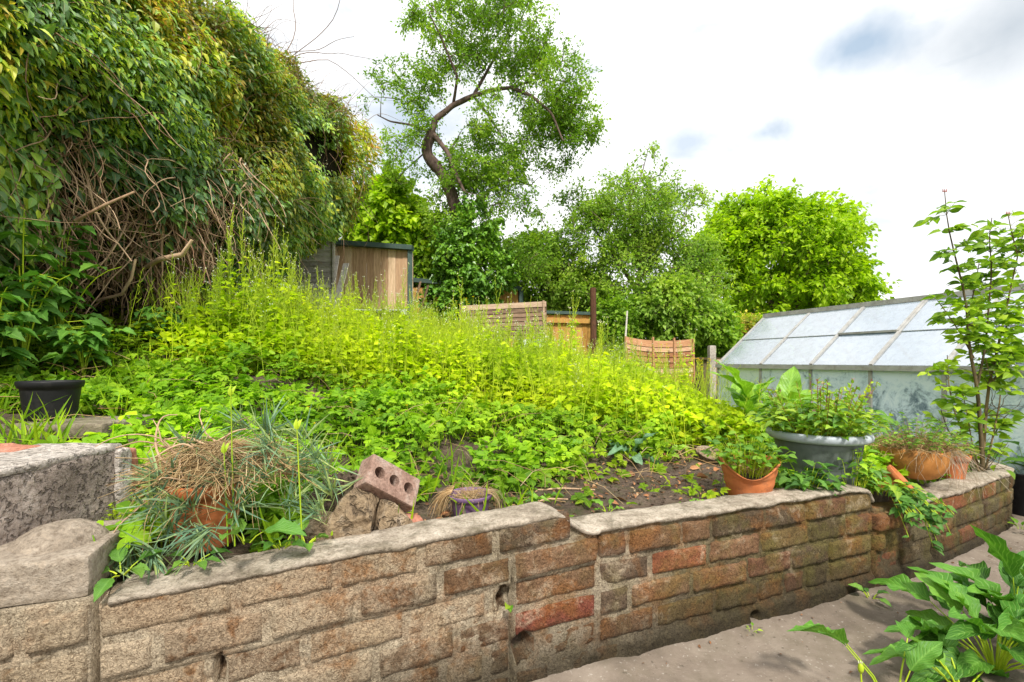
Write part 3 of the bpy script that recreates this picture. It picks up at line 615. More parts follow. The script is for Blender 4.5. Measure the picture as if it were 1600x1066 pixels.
# heap of dark soil
mb = MB(); uu, vv = np.meshgrid(np.linspace(-1, 1, 60), np.linspace(-1, 1, 50)); hh = np.clip(1-uu**2-vv**2, 0, 1)
q = np.stack([uu, vv, uu*0], -1); gx = np.stack([uu*.19, vv*.15, hh**.8*.17+fbm(q, 5, 4, 4)*.035*hh**.3-.03], -1); mb.grid(gx)
for i in range(420):
    a, b = random.uniform(-.85, .85), random.uniform(-.85, .85); h_ = max(0, 1-a*a-b*b)
    if h_ < .05: continue
    c_ = np.array([a*.19, b*.15, h_**.8*.17-.02+random.uniform(0, .012)]); r_ = random.uniform(.003, .009)
    mb.add(c_+np.array([[1, 0, 0], [-1, 0, 0], [0, 1, 0], [0, -1, 0], [0, 0, 1], [0, 0, -1]])*r_*np.random.rand(6, 1)*1.5, [[0, 2, 4], [2, 1, 4], [1, 3, 4], [3, 0, 4], [2, 0, 5], [1, 2, 5], [3, 1, 5], [0, 3, 5]])
o = mb.obj('soil_heap', M_soil, smooth=False); o.location = (-.60, 1.68, .54); tag(o, 'heap of dark crumbly soil behind the sandstone rocks', 'soil heap')
# ================================================================ greenhouse
GA = np.array([2.69, 6.0]); gl_ = np.array([.309, -.951]); gw_ = np.array([.951, .309]); HW = .80; ZG, ZR, ZB = 1.035, 1.70, .04
TS = [0, .67, 1.30, 1.89, 2.45, 3.02, 3.6]
def gp(t, w, z): return np.array([*(GA+gl_*t+gw_*w), z])
gh = thing('greenhouse', gp(1.8, HW, 0), 'aluminium framed greenhouse with dusty sloping roof panes and whitewashed side glass', 'greenhouse')
def bar(name, a, b, w, d, mat, root, n=4):
    mb = MB(); a = np.array(a, float); b = np.array(b, float); t = nrm(b-a); up = np.array([0, 0, 1.]) if abs(t[2]) < .95 else np.array([*gw_, 0]); x = nrm(np.cross(t, up)); y = np.cross(x, t)
    M = np.stack([x, t, y], 1); mb.box((-w/2, 0, -d/2), (w/2, np.linalg.norm(b-a), d/2), (M, a)); return mb
def gpart(name, mb, mat=None): return childshift(mb.obj(name, mat or M_alu, gh, smooth=False), gh)
def gbar(name, a, b, w, d, mat=None): return gpart(name, bar(name, a, b, w, d, None, None), mat)
TL = TS[-1]
for w in (0, 2*HW):
    gbar('gutter', gp(-.02, w, ZG), gp(TL+.02, w, ZG), .07, .045); gbar('sill', gp(-.02, w, ZB), gp(TL+.02, w, ZB), .06, .09)
gbar('ridge_bar', gp(-.02, HW, ZR+.01), gp(TL+.02, HW, ZR+.01), .09, .05)
for i, t in enumerate(TS):
    for w in (0, 2*HW):
        gbar('glazing_bar', gp(t, w, ZB+.05), gp(t, w, ZG-.024), .030, .03)
        gbar('glazing_bar', gp(t, w, ZG+.024), gp(t, HW+(.045 if w else -.045), ZR-.03), .030, .035)
for t in (0, TL):
    gbar('gable_bar', gp(t, .05, ZG), gp(t, 2*HW-.05, ZG), .03, .03); gbar('gable_bar', gp(t, HW, ZB+.05), gp(t, HW, ZR-.02), .028, .026)
def quadpane(name, c, mat, th=.004):
    mb = MB(); c = np.array(c, float); n = nrm(np.cross(c[1]-c[0], c[3]-c[0])); mb.add(np.concatenate([c, c+n*th]), [[0, 1, 2, 3], [7, 6, 5, 4], [0, 4, 5, 1], [1, 5, 6, 2], [2, 6, 7, 3], [3, 7, 4, 0]]); gpart(name, mb, mat)
for a, b in zip(TS[:-1], TS[1:]):
    a += .016; b -= .016
    for w in (0, 2*HW):
        quadpane('side_pane', [gp(a, w, ZB+.05), gp(b, w, ZB+.05), gp(b, w, ZG-.024), gp(a, w, ZG-.024)], M_wash)
        w1 = HW+(.045 if w else -.045); f = .52
        m = lambda t, f, o=0: gp(t, w+(w1-w)*f, ZG+.024+(ZR-.03-ZG-.024)*f+o)
        quadpane('roof_pane', [m(a, 0), m(b, 0), m(b, f), m(a, f)], M_glass); quadpane('roof_pane', [m(a, f-.02, .008), m(b, f-.02, .008), m(b, 1, .008), m(a, 1, .008)], M_glass)
        gbar('pane_clip', m(a, f-.02, .012), m(b, f-.02, .012), .006, .006)
    if abs(a-1.316) < .01:
        w = 0; w1 = HW-.045
        gbar('vent_frame', m(a, .5, .02), m(b, .5, .02), .028, .02); gbar('vent_frame', m(a, .5, .02), m(a, .98, .02), .022, .018); gbar('vent_frame', m(b, .5, .02), m(b, .98, .02), .022, .018)
for t in (0, TL):
    quadpane('gable_pane', [gp(t, .03, ZB+.05), gp(t, HW-.015, ZB+.05), gp(t, HW-.015, ZG-.02), gp(t, .03, ZG-.02)], M_wash)
    quadpane('gable_pane', [gp(t, HW+.015, ZB+.05), gp(t, 2*HW-.03, ZB+.05), gp(t, 2*HW-.03, ZG-.02), gp(t, HW+.015, ZG-.02)], M_wash)
    for s in (0, 1):
        x = [(.08, HW-.016, HW-.016), (2*HW-.08, HW+.016, HW+.016)][s]
        mb = MB(); v = np.array([gp(t, x[0], ZG+.02), gp(t, x[1], ZG+.02), gp(t, x[2], ZR-.05)]); mb.add(v, [[0, 1, 2]]); gpart('gable_pane', mb, M_glass)
# things hung on the gutter
def lathe(mb, prof, n=40, c=(0, 0, 0), zmod=None, att=None, M=None):
    prof = np.array(prof, float); an = np.arange(n)*2*PI/n; g = np.zeros((len(prof), n, 3))
    g[..., 0] = prof[:, 0, None]*np.cos(an); g[..., 1] = prof[:, 0, None]*np.sin(an); g[..., 2] = prof[:, 1, None]
    if zmod is not None: g[..., 2] = zmod(g[..., 2], an[None])
    if M is not None: g = g@M.T
    g = g+np.array(c); mb.grid(g[:, ::-1], att, wrap=True)
for i, px in enumerate((1545, 1566)):
    c = P(px, 566, 3.35); mb = MB(); lathe(mb, [(0, 0), (.028, .002), (.038, .018), (.036, .022), (.02, .01), (0, .008)], 20)
    for a in range(3):
        an = a*2.1; mb.tube([[.036*math.cos(an), .036*math.sin(an), .02], [.018*math.cos(an), .018*math.sin(an), .07], [0, 0, .11]], .0022, 4)
    o = mb.obj('hanging_dish', M_gmetal); o.location = Vector(c); tag(o, ['small green hanging feeder dish at the greenhouse gutter, left one behind the rose stems', 'small green hanging feeder dish at the greenhouse gutter, nearer the wire cage'][i], 'feeder dish', 'green dishes at the greenhouse gutter')
mb = MB(); c = P(1590, 574, 3.3)
for k in range(7): 
    a = np.linspace(0, 2*PI, 15); mb.tube(np.stack([.038*np.cos(a), .038*np.sin(a), a*0+k*.02], 1), .0016, 4)
for k in range(12):
    a = k*2*PI/12; mb.tube([[.038*math.cos(a), .038*math.sin(a), 0], [.038*math.cos(a+.25), .038*math.sin(a+.25), .06], [.038*math.cos(a), .038*math.sin(a), .12]], .0016, 4)
lathe(mb, [(0, .155), (.03, .15), (.042, .125), (.042, .12), (0, .12)], 16); lathe(mb, [(0, -.005), (.04, -.004), (.04, .004), (0, .006)], 16)
o = mb.obj('bird_feeder', M_wire); o.location = Vector(c); tag(o, 'dark wire cage bird feeder hanging at the greenhouse by the right edge', 'bird feeder')
mb = MB(); t = np.linspace(0, 1, 14); a, b = P(1540, 600, 3.45), P(1640, 590, 3.05); mb.tube(a+(b-a)*t[:, None]+np.stack([t*0, t*0, -.10*4*t*(1-t)*.6], 1), .002, 4)
tag(mb.obj('cable', M_wire), 'thin dark cable sagging across the whitewashed greenhouse side', 'cable')
mb = MB(); mb.box((-.05, -.05, 0), (.05, .05, 2.62)); o = mb.obj('wooden_post', M_dark); o.location = (7.6, 6.15, -.08); o.location = Vector([*P(1511, 500, 7.8)[:2], -.08]); tag(o, 'square timber post standing up behind the greenhouse roof', 'post')
# ================================================================ fences and sheds behind the weeds
def boards(mb, A, B, z0, z1, n, th=.018, gap=.004, jit=.01, wob=.0):
    A = np.array(A, float); B = np.array(B, float); t = (B-A)/n; T = nrm(t); Nn = np.array([T[1], -T[0]])
    for i in range(n):
        a = A+t*i+T*gap/2; b = A+t*(i+1)-T*gap/2; o = Nn*random.uniform(-.003, .003)+Nn*(.008 if i % 2 else 0); q = random.random()
        zz = [z0+random.uniform(-jit, jit), z1+random.uniform(-jit, jit)]; v = []
        for p_ in (a+o, b+o):
            for d_ in (0, -th):
                for z in zz: v.append([*(p_+Nn*d_), z])
        mb.add(v, [[0, 1, 5, 4], [2, 6, 7, 3], [0, 2, 3, 1], [4, 5, 7, 6], [1, 3, 7, 5], [0, 4, 6, 2]], np.tile([q, 1, .5, .5], (8, 1)))
def strip(name, a, b, w, d, mat, root): return childshift(bar(name, a, b, w, d, None, None).obj(name, mat, root, smooth=False), root)
def slats(mb, c, u, v, W_, H_, n, curve=0., over=1.25, arch=0.):
    """overlapping horizontal slats in the frame c (lower left), u right, v up; bowed along its normal"""
    u, v = nrm(u), nrm(v); nn = np.cross(u, v)
    for i in range(n):
        q = random.random(); s = np.linspace(0, 1, 13); z0 = i*H_/n; z1 = z0+H_/n*over
        off = nn*0.0; bow = lambda s, z: curve*(1-(2*s-1)**2)[:, None]*(-nn)
        jj = random.uniform(-.006, .006)
        lo = c+u*(s*W_)[:, None]+v*(z0+arch*(1-(2*s-1)**2)+jj)[:, None]+bow(s, z0)+(-nn)*.020*-1
        hi = c+u*(s*W_)[:, None]+v*(z1+arch*(1-(2*s-1)**2)+jj)[:, None]+bow(s, z1)-(-nn)*.0
        lo2 = lo+nn*.008; lo = lo
        g = np.stack([hi-nn*.004, hi+nn*.003, lo+nn*.003, lo-nn*.004, hi-nn*.004]); mb.grid(g, np.tile([q, 1, .5, .5], (5*13, 1)))
        for e in (0, -1): mb.add(g[:4, e], [[0, 1, 2, 3]], np.tile([q, 1, .5, .5], (4, 1)))
def xy(px, Z): return P(px, 564, Z)[:2]
def zz(py, Z): return P(0, py, Z)[2]
# shed 1
Z1 = 8.6; a, b = xy(505, Z1), xy(641, Z1-.1)
t1 = thing('garden_shed', (*a, 1.6), 'pale pine board shed wall with dark green roof trim and corner post beside the climber', 'shed')
mb = MB(); boards(mb, a, b, zz(484, Z1), zz(386, Z1), 12); childshift(mb.obj('board_wall', M_shed, t1, smooth=False), t1)
strip('roof_trim', (*(a+[-.05, -.05]), zz(379, Z1)), (*(b+[.06, -.05]), zz(391, Z1)), .16, .085, M_gtrim, t1); strip('corner_post', (*(b+[.0, -.03]), zz(500, Z1)), (*(b+[.0, -.03]), zz(393, Z1)), .085, .085, M_gtrim, t1)
mb = MB(); boards(mb, b+[.045, .03], b+[-.36, 1.6], zz(484, Z1), zz(396, Z1), 12); childshift(mb.obj('side_wall', M_shed, t1, smooth=False), t1)
mb = MB(); mb.box((a[0], a[1], zz(384, Z1)), (b[0]-.38, b[1]+1.5, zz(384, Z1)+.03)); childshift(mb.obj('roof', M_gtrim, t1, smooth=False), t1)
mb = MB(); mb.box((a[0]-.3, a[1]+.02, 1.2), (b[0]-.3, b[1]+1.2, zz(483, Z1)-.02)); childshift(mb.obj('dark_base', M_dark, t1, smooth=False), t1)
# grey slat panel
Zs = 7.6; a = P(458, 500, Zs); 
t2 = thing('slatted_fence_panel', a, 'silvery grey overlapping slat fence panel half hidden by the hanging climber', 'fence panel', None)
mb = MB(); slats(mb, a, np.array([1, .06, 0]), np.array([0, 0, 1.]), .68, 1.32, 15); childshift(mb.obj('slat_panel', M_greyslat, t2, smooth=False), t2)
strip('side_batten', a+[.0, -.03, 0], a+[.0, -.03, 1.34], .04, .03, M_greyslat, t2); strip('side_batten', a+[.66, .01, 0], a+[.66, .01, 1.34], .04, .03, M_greyslat, t2)
for i, (p0, p1) in enumerate((((512, 482), (526, 400)), ((522, 486), (541, 412)))):
    mb = bar('b', P(*p0, 7.5), P(*p1, 7.9), .10, .02, None, None); tag(mb.obj('leaning_board', M_greyslat, smooth=False), ['weathered grey board leaning in front of the pine shed wall, left and taller one', 'weathered grey board leaning in front of the pine shed wall, right and shorter one'][i], 'board', 'grey boards leaning at the shed')
for i, (p0, p1) in enumerate((((643, 492), (657, 440)), ((655, 492), (669, 446)))):
    mb = bar('b', P(*p0, 8.1), P(*p1, 8.1), .085, .03, None, None); tag(mb.obj('leaning_board', M_slat, smooth=False), ['brown broken board leaning at the green corner post, left one', 'brown broken board leaning beside the ivy, right one with the blunt top'][i], 'board', 'brown boards leaning by the ivy')
# shed 2 low green trimmed
Z2 = 10.2; a, b = xy(640, Z2), xy(812, Z2)
t3 = thing('low_shed', (*a, 1.3), 'low orange boarded shed with green trim partly behind the ivy trunk', 'shed')
mb = MB(); boards(mb, a, b, 1.2, zz(449, Z2), 17); childshift(mb.obj('board_wall', M_orange, t3, smooth=False), t3)
strip('roof_trim', (*(a+[0, -.04]), zz(438, Z2)), (*(b+[.05, -.04]), zz(452, Z2)), .12, .09, M_gtrim, t3); strip('corner_post', (*(b+[.02, -.03]), 1.2), (*(b+[.02, -.03]), zz(453, Z2)), .1, .09, M_gtrim, t3)
# fallen slat panel
Z3 = 8.2; a = P(716, 536, Z3); t4 = thing('fallen_fence_panel', a, 'old brown slatted fence panel lying crooked at the foot of the ivy trunk', 'fence panel')
mb = MB(); slats(mb, a, np.array([1, -.10, .04]), nrm(np.array([0, .35, 1.])), 1.58, .70, 8, .06, 1.3, .03); childshift(mb.obj('slat_panel', M_slat, t4, smooth=False), t4)
u_ = nrm(np.array([1, -.10, .04])); v_ = nrm(np.array([0, .35, 1.]))
for s_ in (.02, 1.53): strip('side_batten', a+u_*s_-[0, .03, 0], a+u_*s_+v_*.74-[0, .03, 0], .035, .03, M_slat, t4)
# back fence orange
Z4 = 9.6; a, b = xy(850, Z4), xy(944, Z4); t5 = thing('board_fence', (*a, .8), 'sunlit orange board fence with green top rail and green end post', 'fence')
mb = MB(); boards(mb, a, b, .7, zz(492, Z4), 11); childshift(mb.obj('board_panel', M_orange, t5, smooth=False), t5)
strip('top_rail', (*(a+[0, -.03]), zz(488, Z4)), (*(b+[0, -.03]), zz(491, Z4)), .07, .06, M_gtrim, t5); strip('middle_rail', (*(a+[0, -.045]), zz(501, Z4)), (*(b+[0, -.045]), zz(503, Z4)), .05, .09, M_orange, t5); strip('end_post', (*(b+[.02, -.02]), .6), (*(b+[.02, -.02]), zz(489, Z4)), .08, .08, M_gtrim, t5)
mb = MB(); q = P(927, 600, 8.4); mb.tube([q+[0, 0, -.2], q+[.005, 0, .8], q+[-.005, 0, zz(450, 8.4)-q[2]]], [.06, .058, .055], 8); tag(mb.obj('old_post', M_rust), 'rusty dark brown round post standing in front of the orange fence', 'post')
mb = MB(); mb.tube([P(974, 580, 7.4), P(980, 486, 7.4)], [.018, .014], 6); tag(mb.obj('leaning_stake', M_greyslat), 'thin grey stake leaning at the left of the bowed fence panel', 'stake')
# bowed panel
Z5 = 7.3; a = P(977, 594, Z5); t6 = thing('bowed_fence_panel', a, 'warped reddish brown slat panel bowed outwards, standing left of the concrete post', 'fence panel')
mb = MB(); slats(mb, a, np.array([1, .05, -.035]), nrm(np.array([.02, .12, 1])), 1.12, .68, 8, .10, 1.3, -.035); childshift(mb.obj('slat_panel', M_bow, t6, smooth=False), t6)
u_ = nrm(np.array([1, .05, -.035])); v_ = nrm(np.array([.02, .12, 1]))
for s_, q_ in ((.01, .02), (.42, -.09), (.76, -.09), (1.11, .02)): strip('batten', a+u_*s_+[0, q_-.03, -.02], a+u_*(s_+.0)+v_*.70+[0, q_-.03, 0], .03, .025, M_bow, t6)
# low dark fence + concrete post + trellis
a, b = xy(1078, 8.4), xy(1128, 8.1); t7 = thing('low_board_fence', (*a, .5), 'short dark olive board fence between the bowed panel and the greenhouse', 'fence')
mb = MB(); boards(mb, a, b, .2, zz(562, 8.3), 7); childshift(mb.obj('board_panel', M_dark, t7, smooth=False), t7); strip('top_rail', (*(a+[0, -.03]), zz(560, 8.3)), (*(b+[0, -.03]), zz(561, 8.3)), .05, .04, M_dark, t7)
mb = MB(); q = P(1112, 620, 7.8); 
for g in rough_box((.055, .055, .45), r=.012, n=14, amp=.002, sc=9): mb.grid(g+[q[0], q[1], zz(540, 7.8)-.45])
tag(mb.obj('concrete_post', M_conc), 'square concrete fence post just left of the greenhouse', 'post')
mb = MB(); q = P(1120, 608, 7.9); 
for i in range(-3, 6):
    for s_ in (-1, 1):
        x0 = i*.09; p0 = np.array([x0 if s_ > 0 else x0+.36, 0, 0]); p1 = p0+[.36*s_, .0, .48]; t_ = [max(0, min(1, (-p0[0])/(.36*s_))), max(0, min(1, (.34-p0[0])/(.36*s_)))]
        lo, hi = min(t_), max(t_)
        if hi-lo > .05: mb.tube([q+p0+(p1-p0)*lo+[0, s_*.006, 0], q+p0+(p1-p0)*hi+[0, s_*.006, 0]], .007, 4)
for x0 in (0, .34): mb.tube([q+[x0, 0, -.1], q+[x0, 0, .5]], .013, 4)
mb.tube([q+[0, 0, .49], q+[.34, 0, .49]], .013, 4); tag(mb.obj('trellis', M_shed, smooth=False), 'small diamond trellis piece between the concrete post and the greenhouse', 'trellis')
# ================================================================ trees
def resample(pts, n):
    pts = np.array(pts, float); d = np.concatenate([[0], np.cumsum(np.linalg.norm(np.diff(pts, axis=0), axis=1))]); t = np.linspace(0, d[-1], n*4)
    q = np.stack([np.interp(t, d, pts[:, i]) for i in range(3)], -1)
    k = 5; ker = np.ones(k)/k
    for _ in range(3):
        pad = np.pad(q, ((2, 2), (0, 0)), mode='edge'); qq = np.stack([np.convolve(pad[:, i], ker, 'valid') for i in range(3)], -1); qq[0] = q[0]; qq[-1] = q[-1]; q = qq
    return q[np.linspace(0, len(q)-1, n).astype(int)]
def sample_blobs(blobs, n, shell=.5, seed=0, gap=None, thr=-.15):
    wv = np.array([b[6] for b in blobs], float); wv /= wv.sum(); out_ = []
    while len(out_) < n:
        b = blobs[R.choice(len(blobs), p=wv)]; d = nrm(R.normal(size=3)); r = R.random()**(1/3)
        if R.random() < shell: r = .75+.25*R.random()
        p = np.array(b[:3])+d*r*np.array(b[3:6])
        if gap and vn(p[None], gap, seed)[0] < thr: continue
        out_.append(p)
    return np.array(out_)
def tree(name, label, cat, base, limbs, blobs, ncl, nl, lsize, leafm, bark, group=None, tms=(T_d,), rcl=.28, gap=1.2, thr=-.15, shell=.5, twr=.010, seed=1, trunkname='trunk', droop=.35, crown='crown', wid=1.):
    root = thing(name, base, label, cat, group); tb = MB(); nodes = []
    for pts, r0, r1 in limbs:
        q = resample(pts, max(8, int(len(pts)*5))); n_ = len(q); q[1:-1] += fbm(q, 2.5, 2, seed)[1:-1, None]*np.array([.06, .06, .02])*min(1, r0*8)
        rad = np.linspace(r0, r1, n_)*(1+.10*fbm(q, 5, 2, seed+3)); tb.tube(q, rad, 10 if r0 > .05 else 6, rnd=random.uniform(.2, .6)); nodes += list(q)
    cs = sample_blobs(blobs, ncl, shell, seed, gap, thr); nd = np.array(nodes); dist = np.array([np.min(np.linalg.norm(nd-c_, axis=1)) for c_ in cs]); cs = cs[np.argsort(dist)]
    NB = np.zeros((len(nodes)+ncl*3, 3)); NB[:len(nodes)] = nodes; cnt = len(nodes); P_, D_, SH = [], [], []
    for c_ in cs:
        dd = np.linalg.norm(NB[:cnt]-c_, axis=1)+np.maximum(0, NB[:cnt, 2]-c_[2])*.5; j = NB[int(np.argmin(dd))]; L_ = np.linalg.norm(c_-j)
        m_ = (j+c_)/2+R.normal(size=3)*.12*L_+[0, 0, .08*L_]; t = np.linspace(0, 1, 6)[:, None]; q = (1-t)**2*j+2*t*(1-t)*m_+t*t*c_
        tb.tube(q, np.linspace(twr*(1+L_*.6), twr*.35, 6), 4, rnd=random.random()*.7, cap=False); NB[cnt:cnt+3] = q[[2, 4, 5]]; cnt += 3
        out_d = nrm(c_-q[3])
        for _ in range(3):
            d = nrm(out_d*.8+R.normal(size=3)*.6); ln = rcl*random.uniform(.7, 1.5); e = c_+d*ln+[0, 0, -.1*ln]; tb.tube(np.array([c_, (c_+e)/2+R.normal(size=3)*.03, e]), [twr*.35, twr*.25, twr*.12], 3, rnd=random.random()*.7, cap=False)
            k = nl//4; f = R.random(k)[:, None]; P_.append(c_+(e-c_)*f+R.normal(size=(k, 3))*rcl*.16); D_.append(d+R.normal(size=(k, 3))*.8)
        k = nl//4; f = R.random(k)[:, None]*.6+.4; P_.append(q[2]+(c_-q[2])*f+R.normal(size=(k, 3))*rcl*.3); D_.append(out_d+R.normal(size=(k, 3))*.9)
    Pp = np.concatenate(P_); D = nrm(np.concatenate(D_)); D[:, 2] -= droop; lb = MB(); n_ = len(Pp)
    hue = np.clip(R.random(n_)*.55+.22+.35*fbm(Pp, 1.6, 2, seed+9), 0, .99); nn = np.array([0, 0, 1.])+R.normal(size=(n_, 3))*.55
    for i, tm in enumerate(tms):
        s_ = slice(i, None, len(tms)); lb.leaves(tm, Pp[s_], D[s_], nn[s_], lsize*R.uniform(.6, 1.3, len(Pp[s_])), hue[s_], R.uniform(.8, 1.15, len(Pp[s_])), wid=wid)
    childshift(tb.obj(trunkname, bark, root), root); childshift(lb.obj(crown, leafm, root, smooth=False), root); return root
Zp = 10.
pp = lambda x, y, dz=0: P(x, y, Zp+dz)
tr = [pp(716, 540), pp(714, 470), pp(712, 400), pp(714, 350), pp(706, 305), pp(690, 272), pp(668, 245), pp(666, 225), pp(673, 205)]
limbs = [(tr, .165, .115), ([pp(673, 206), pp(680, 190), pp(708, 165), pp(740, 150), pp(772, 140), pp(800, 137)], .075, .035), ([pp(800, 137), pp(830, 150, -.3), pp(860, 175, -.5), pp(880, 220, -.6)], .04, .015),
         ([pp(740, 150), pp(765, 105, .3), pp(790, 60, .5), pp(800, 20, .6)], .04, .015), ([pp(672, 206), pp(640, 195, .3), pp(610, 190, .4), pp(590, 180, .5)], .035, .012), ([pp(708, 165), pp(715, 120, -.3), pp(690, 60, -.5), pp(670, 20, -.6)], .035, .012),
         ([pp(676, 210), pp(697, 235, -.3), pp(707, 262, -.4), pp(726, 300, -.5)], .06, .03), ([pp(714, 345), pp(760, 300, .5), pp(800, 280, .8), pp(830, 290, .9)], .05, .02), ([pp(740, 150), pp(770, 190, .4), pp(800, 240, .5)], .03, .012),
         ([pp(665, 238), pp(640, 260, .3), pp(620, 280, .3)], .02, .01), ([pp(800, 137), pp(850, 120, .3), pp(890, 130, .4)], .03, .01)]
def bb(px, py, rx, ry, w, dz=0, rd=None, Z=10.): c_ = P(px, py, Z+dz); return (*c_, rx*Z/F, (rd or rx*.9)*Z/F, ry*Z/F, w)
blobs = [bb(800, 60, 75, 65, 1.5), bb(860, 130, 65, 75, 1.6), bb(900, 185, 38, 60, .9), bb(850, 230, 60, 50, 1.0), bb(790, 190, 60, 50, .8), bb(690, 60, 42, 60, .55), bb(650, 35, 22, 25, .2), bb(650, 150, 42, 50, .7), bb(610, 125, 30, 30, .22), bb(595, 175, 35, 22, .3), bb(650, 195, 40, 40, .6), bb(740, 110, 50, 45, .6),
         bb(750, 250, 60, 50, 1.3), bb(720, 330, 70, 60, 1.3), bb(790, 320, 45, 70, .8), bb(690, 240, 30, 30, .15), bb(640, 250, 45, 40, .4), bb(745, -30, 80, 50, .7), bb(825, 380, 40, 60, .6), bb(880, 250, 30, 25, .25)]
tree('plum_tree', 'tall leaning plum tree with crooked bare trunk and open airy crown against the sky', 'tree', (*pp(716, 500)[:2], 1.2), limbs, blobs, 1150, 44, .072, M_plum, M_bark, rcl=.25, gap=1.8, thr=-.12, twr=.009, seed=3)
blobs = [bb(735, 430, 52, 55, 1.6, -.4), bb(700, 480, 36, 40, 1., -.6), bb(740, 360, 40, 45, .9, -.3), bb(770, 420, 40, 50, .6, -.2), bb(715, 400, 30, 50, .9, -.7, 18)]
tree('ivy', 'dark green ivy smothering the lower trunk of the leaning plum tree', 'climbing plant', (*pp(716, 500, -.4)[:2], 1.2), [([pp(716, 520, -.3), pp(712, 460, -.3), pp(716, 400, -.3), pp(716, 350, -.25)], .03, .02), ([pp(722, 520, -.3), pp(735, 440, -.35), pp(728, 370, -.25)], .025, .012)], blobs, 330, 56, .085, M_ivy, M_twig, rcl=.16, gap=None, shell=.75, seed=5, trunkname='stem', crown='leaves', wid=1.6, droop=.9)
Zh = 10.6
blobs = [bb(610, 330, 45, 45, 1.4, 0, None, Zh), bb(575, 350, 40, 40, 1., 0, None, Zh), bb(640, 380, 30, 60, .7, 0, None, Zh), bb(610, 295, 28, 22, .5, 0, None, Zh)]
tree('hazel_bush', 'bright broad leaved bush behind the pine shed roof', 'bush', (*P(600, 500, Zh)[:2], 1.5), [([P(600, 500, Zh), P(603, 400, Zh), P(608, 340, Zh)], .05, .02), ([P(602, 450, Zh), P(585, 380, Zh), P(570, 350, Zh)], .04, .02), ([P(610, 450, Zh), P(635, 400, Zh)], .03, .02)], blobs, 260, 40, .16, M_lime, M_twig, rcl=.28, gap=None, seed=8, wid=1.4, droop=.8)
Za = 10.8; bz = lambda *a: bb(*a, 0, None, Za)
blobs = [bz(1000, 340, 85, 50, 1.5), bz(940, 370, 70, 50, 1.2), bz(1060, 380, 60, 60, 1.2), bz(1000, 440, 100, 60, 1.6), bz(1090, 440, 45, 70, 1.), bz(905, 440, 55, 60, .9), bz(985, 275, 40, 35, .35), bz(1010, 240, 14, 18, .07), bz(1045, 290, 20, 25, .12), bz(925, 330, 30, 40, .4), bz(1080, 320, 25, 30, .2), bz(890, 300, 22, 14, .08)]
tree('apple_tree', 'grey green apple tree with see-through crown behind the orange fence', 'tree', (*P(997, 520, Za)[:2], .9), [([P(998, 540, Za), P(994, 500, Za), P(996, 455, Za), P(1003, 420, Za), P(990, 370, Za), P(985, 310, Za)], .13, .03), ([P(996, 455, Za), P(960, 400, Za), P(930, 360, Za)], .06, .02), ([P(1003, 430, Za), P(1040, 380, Za), P(1070, 350, Za)], .06, .02), ([P(985, 310, Za), P(1005, 265, Za), P(1012, 235, Za)], .02, .008), ([P(996, 450, Za), P(1050, 430, Za), P(1100, 440, Za)], .04, .02)], blobs, 880, 40, .082, M_apple, M_bark, rcl=.27, gap=1.6, thr=-.10, seed=12)
Zl = 19.; bz = lambda *a: bb(*a, 0, None, Zl)
blobs = [bz(1225, 400, 115, 85, 2.6), bz(1200, 345, 85, 45, 1.), bz(1300, 410, 65, 70, 1.3), bz(1140, 400, 60, 70, 1.), bz(1330, 445, 42, 38, .5), bz(1280, 350, 45, 40, .6), bz(1225, 460, 120, 45, 1.)]
tree('lime_tree', 'big round lime green tree rising behind the greenhouse', 'tree', (*P(1225, 560, Zl)[:2], 0), [([P(1225, 620, Zl), P(1225, 520, Zl), P(1220, 440, Zl), P(1222, 380, Zl)], .3, .1), ([P(1225, 500, Zl), P(1280, 430, Zl), P(1310, 390, Zl)], .12, .04), ([P(1225, 500, Zl), P(1170, 430, Zl), P(1140, 400, Zl)], .12, .04)], blobs, 1050, 60, .20, M_lime, M_bark, rcl=.52, gap=.9, thr=-.12, shell=.8, seed=15, twr=.02, wid=1.3, tms=(T_d, T_narrow, T_d), droop=.5)
def filler(name, label, cat, px, py, rx, ry, Z, n, nl, ls, mat, seed, rcl=.25, group=None, wid=1.3):
    b_ = P(px, 560, Z); tree(name, label, cat, (b_[0], b_[1], float(G(b_[0], b_[1])) if Z < 13 else 0), [([(b_[0], b_[1], .3), (b_[0]+.05, b_[1], 1.4), tuple(P(px, py, Z))], .05, .02)], [bb(px, py, rx, ry, 1, 0, None, Z)], n, nl, ls, mat, M_twig, group, rcl=rcl, gap=None, seed=seed, wid=wid, droop=.6)
filler('leafy_shrub', 'dark leafy shrub in the gap between pine shed and ivy trunk', 'shrub', 668, 410, 40, 75, 10.9, 200, 44, .12, M_plum, 21)
filler('leafy_shrub', 'tall green shrub right of the ivy trunk, above the orange low shed', 'shrub', 830, 425, 55, 60, 11.6, 200, 44, .11, M_plum, 22)
filler('leafy_shrub', 'dense green shrub behind the orange fence and rusty post', 'shrub', 905, 470, 60, 45, 11.2, 190, 44, .11, M_apple, 23)
filler('leafy_shrub', 'mid green shrub directly above the bowed panel', 'shrub', 1050, 490, 60, 55, 9.8, 260, 44, .10, M_apple, 24)
filler('leafy_shrub', 'small dark shrub around the foot of the apple tree trunk', 'shrub', 962, 510, 30, 45, 9.6, 120, 44, .10, M_plum, 25)
filler('leafy_shrub', 'dark shrub behind the concrete post', 'shrub', 1110, 520, 38, 40, 9.9, 150, 44, .11, M_plum, 26)
filler('clipped_hedge', 'brownish green hedge showing at the top left corner of the greenhouse', 'hedge', 1158, 520, 38, 22, 12.5, 160, 44, .09, M_hedgetop, 27)
filler('leafy_shrub', 'dark shrub behind the silvery slat panel under the climber', 'shrub', 455, 440, 45, 60, 9.2, 200, 44, .11, M_ivy, 29)
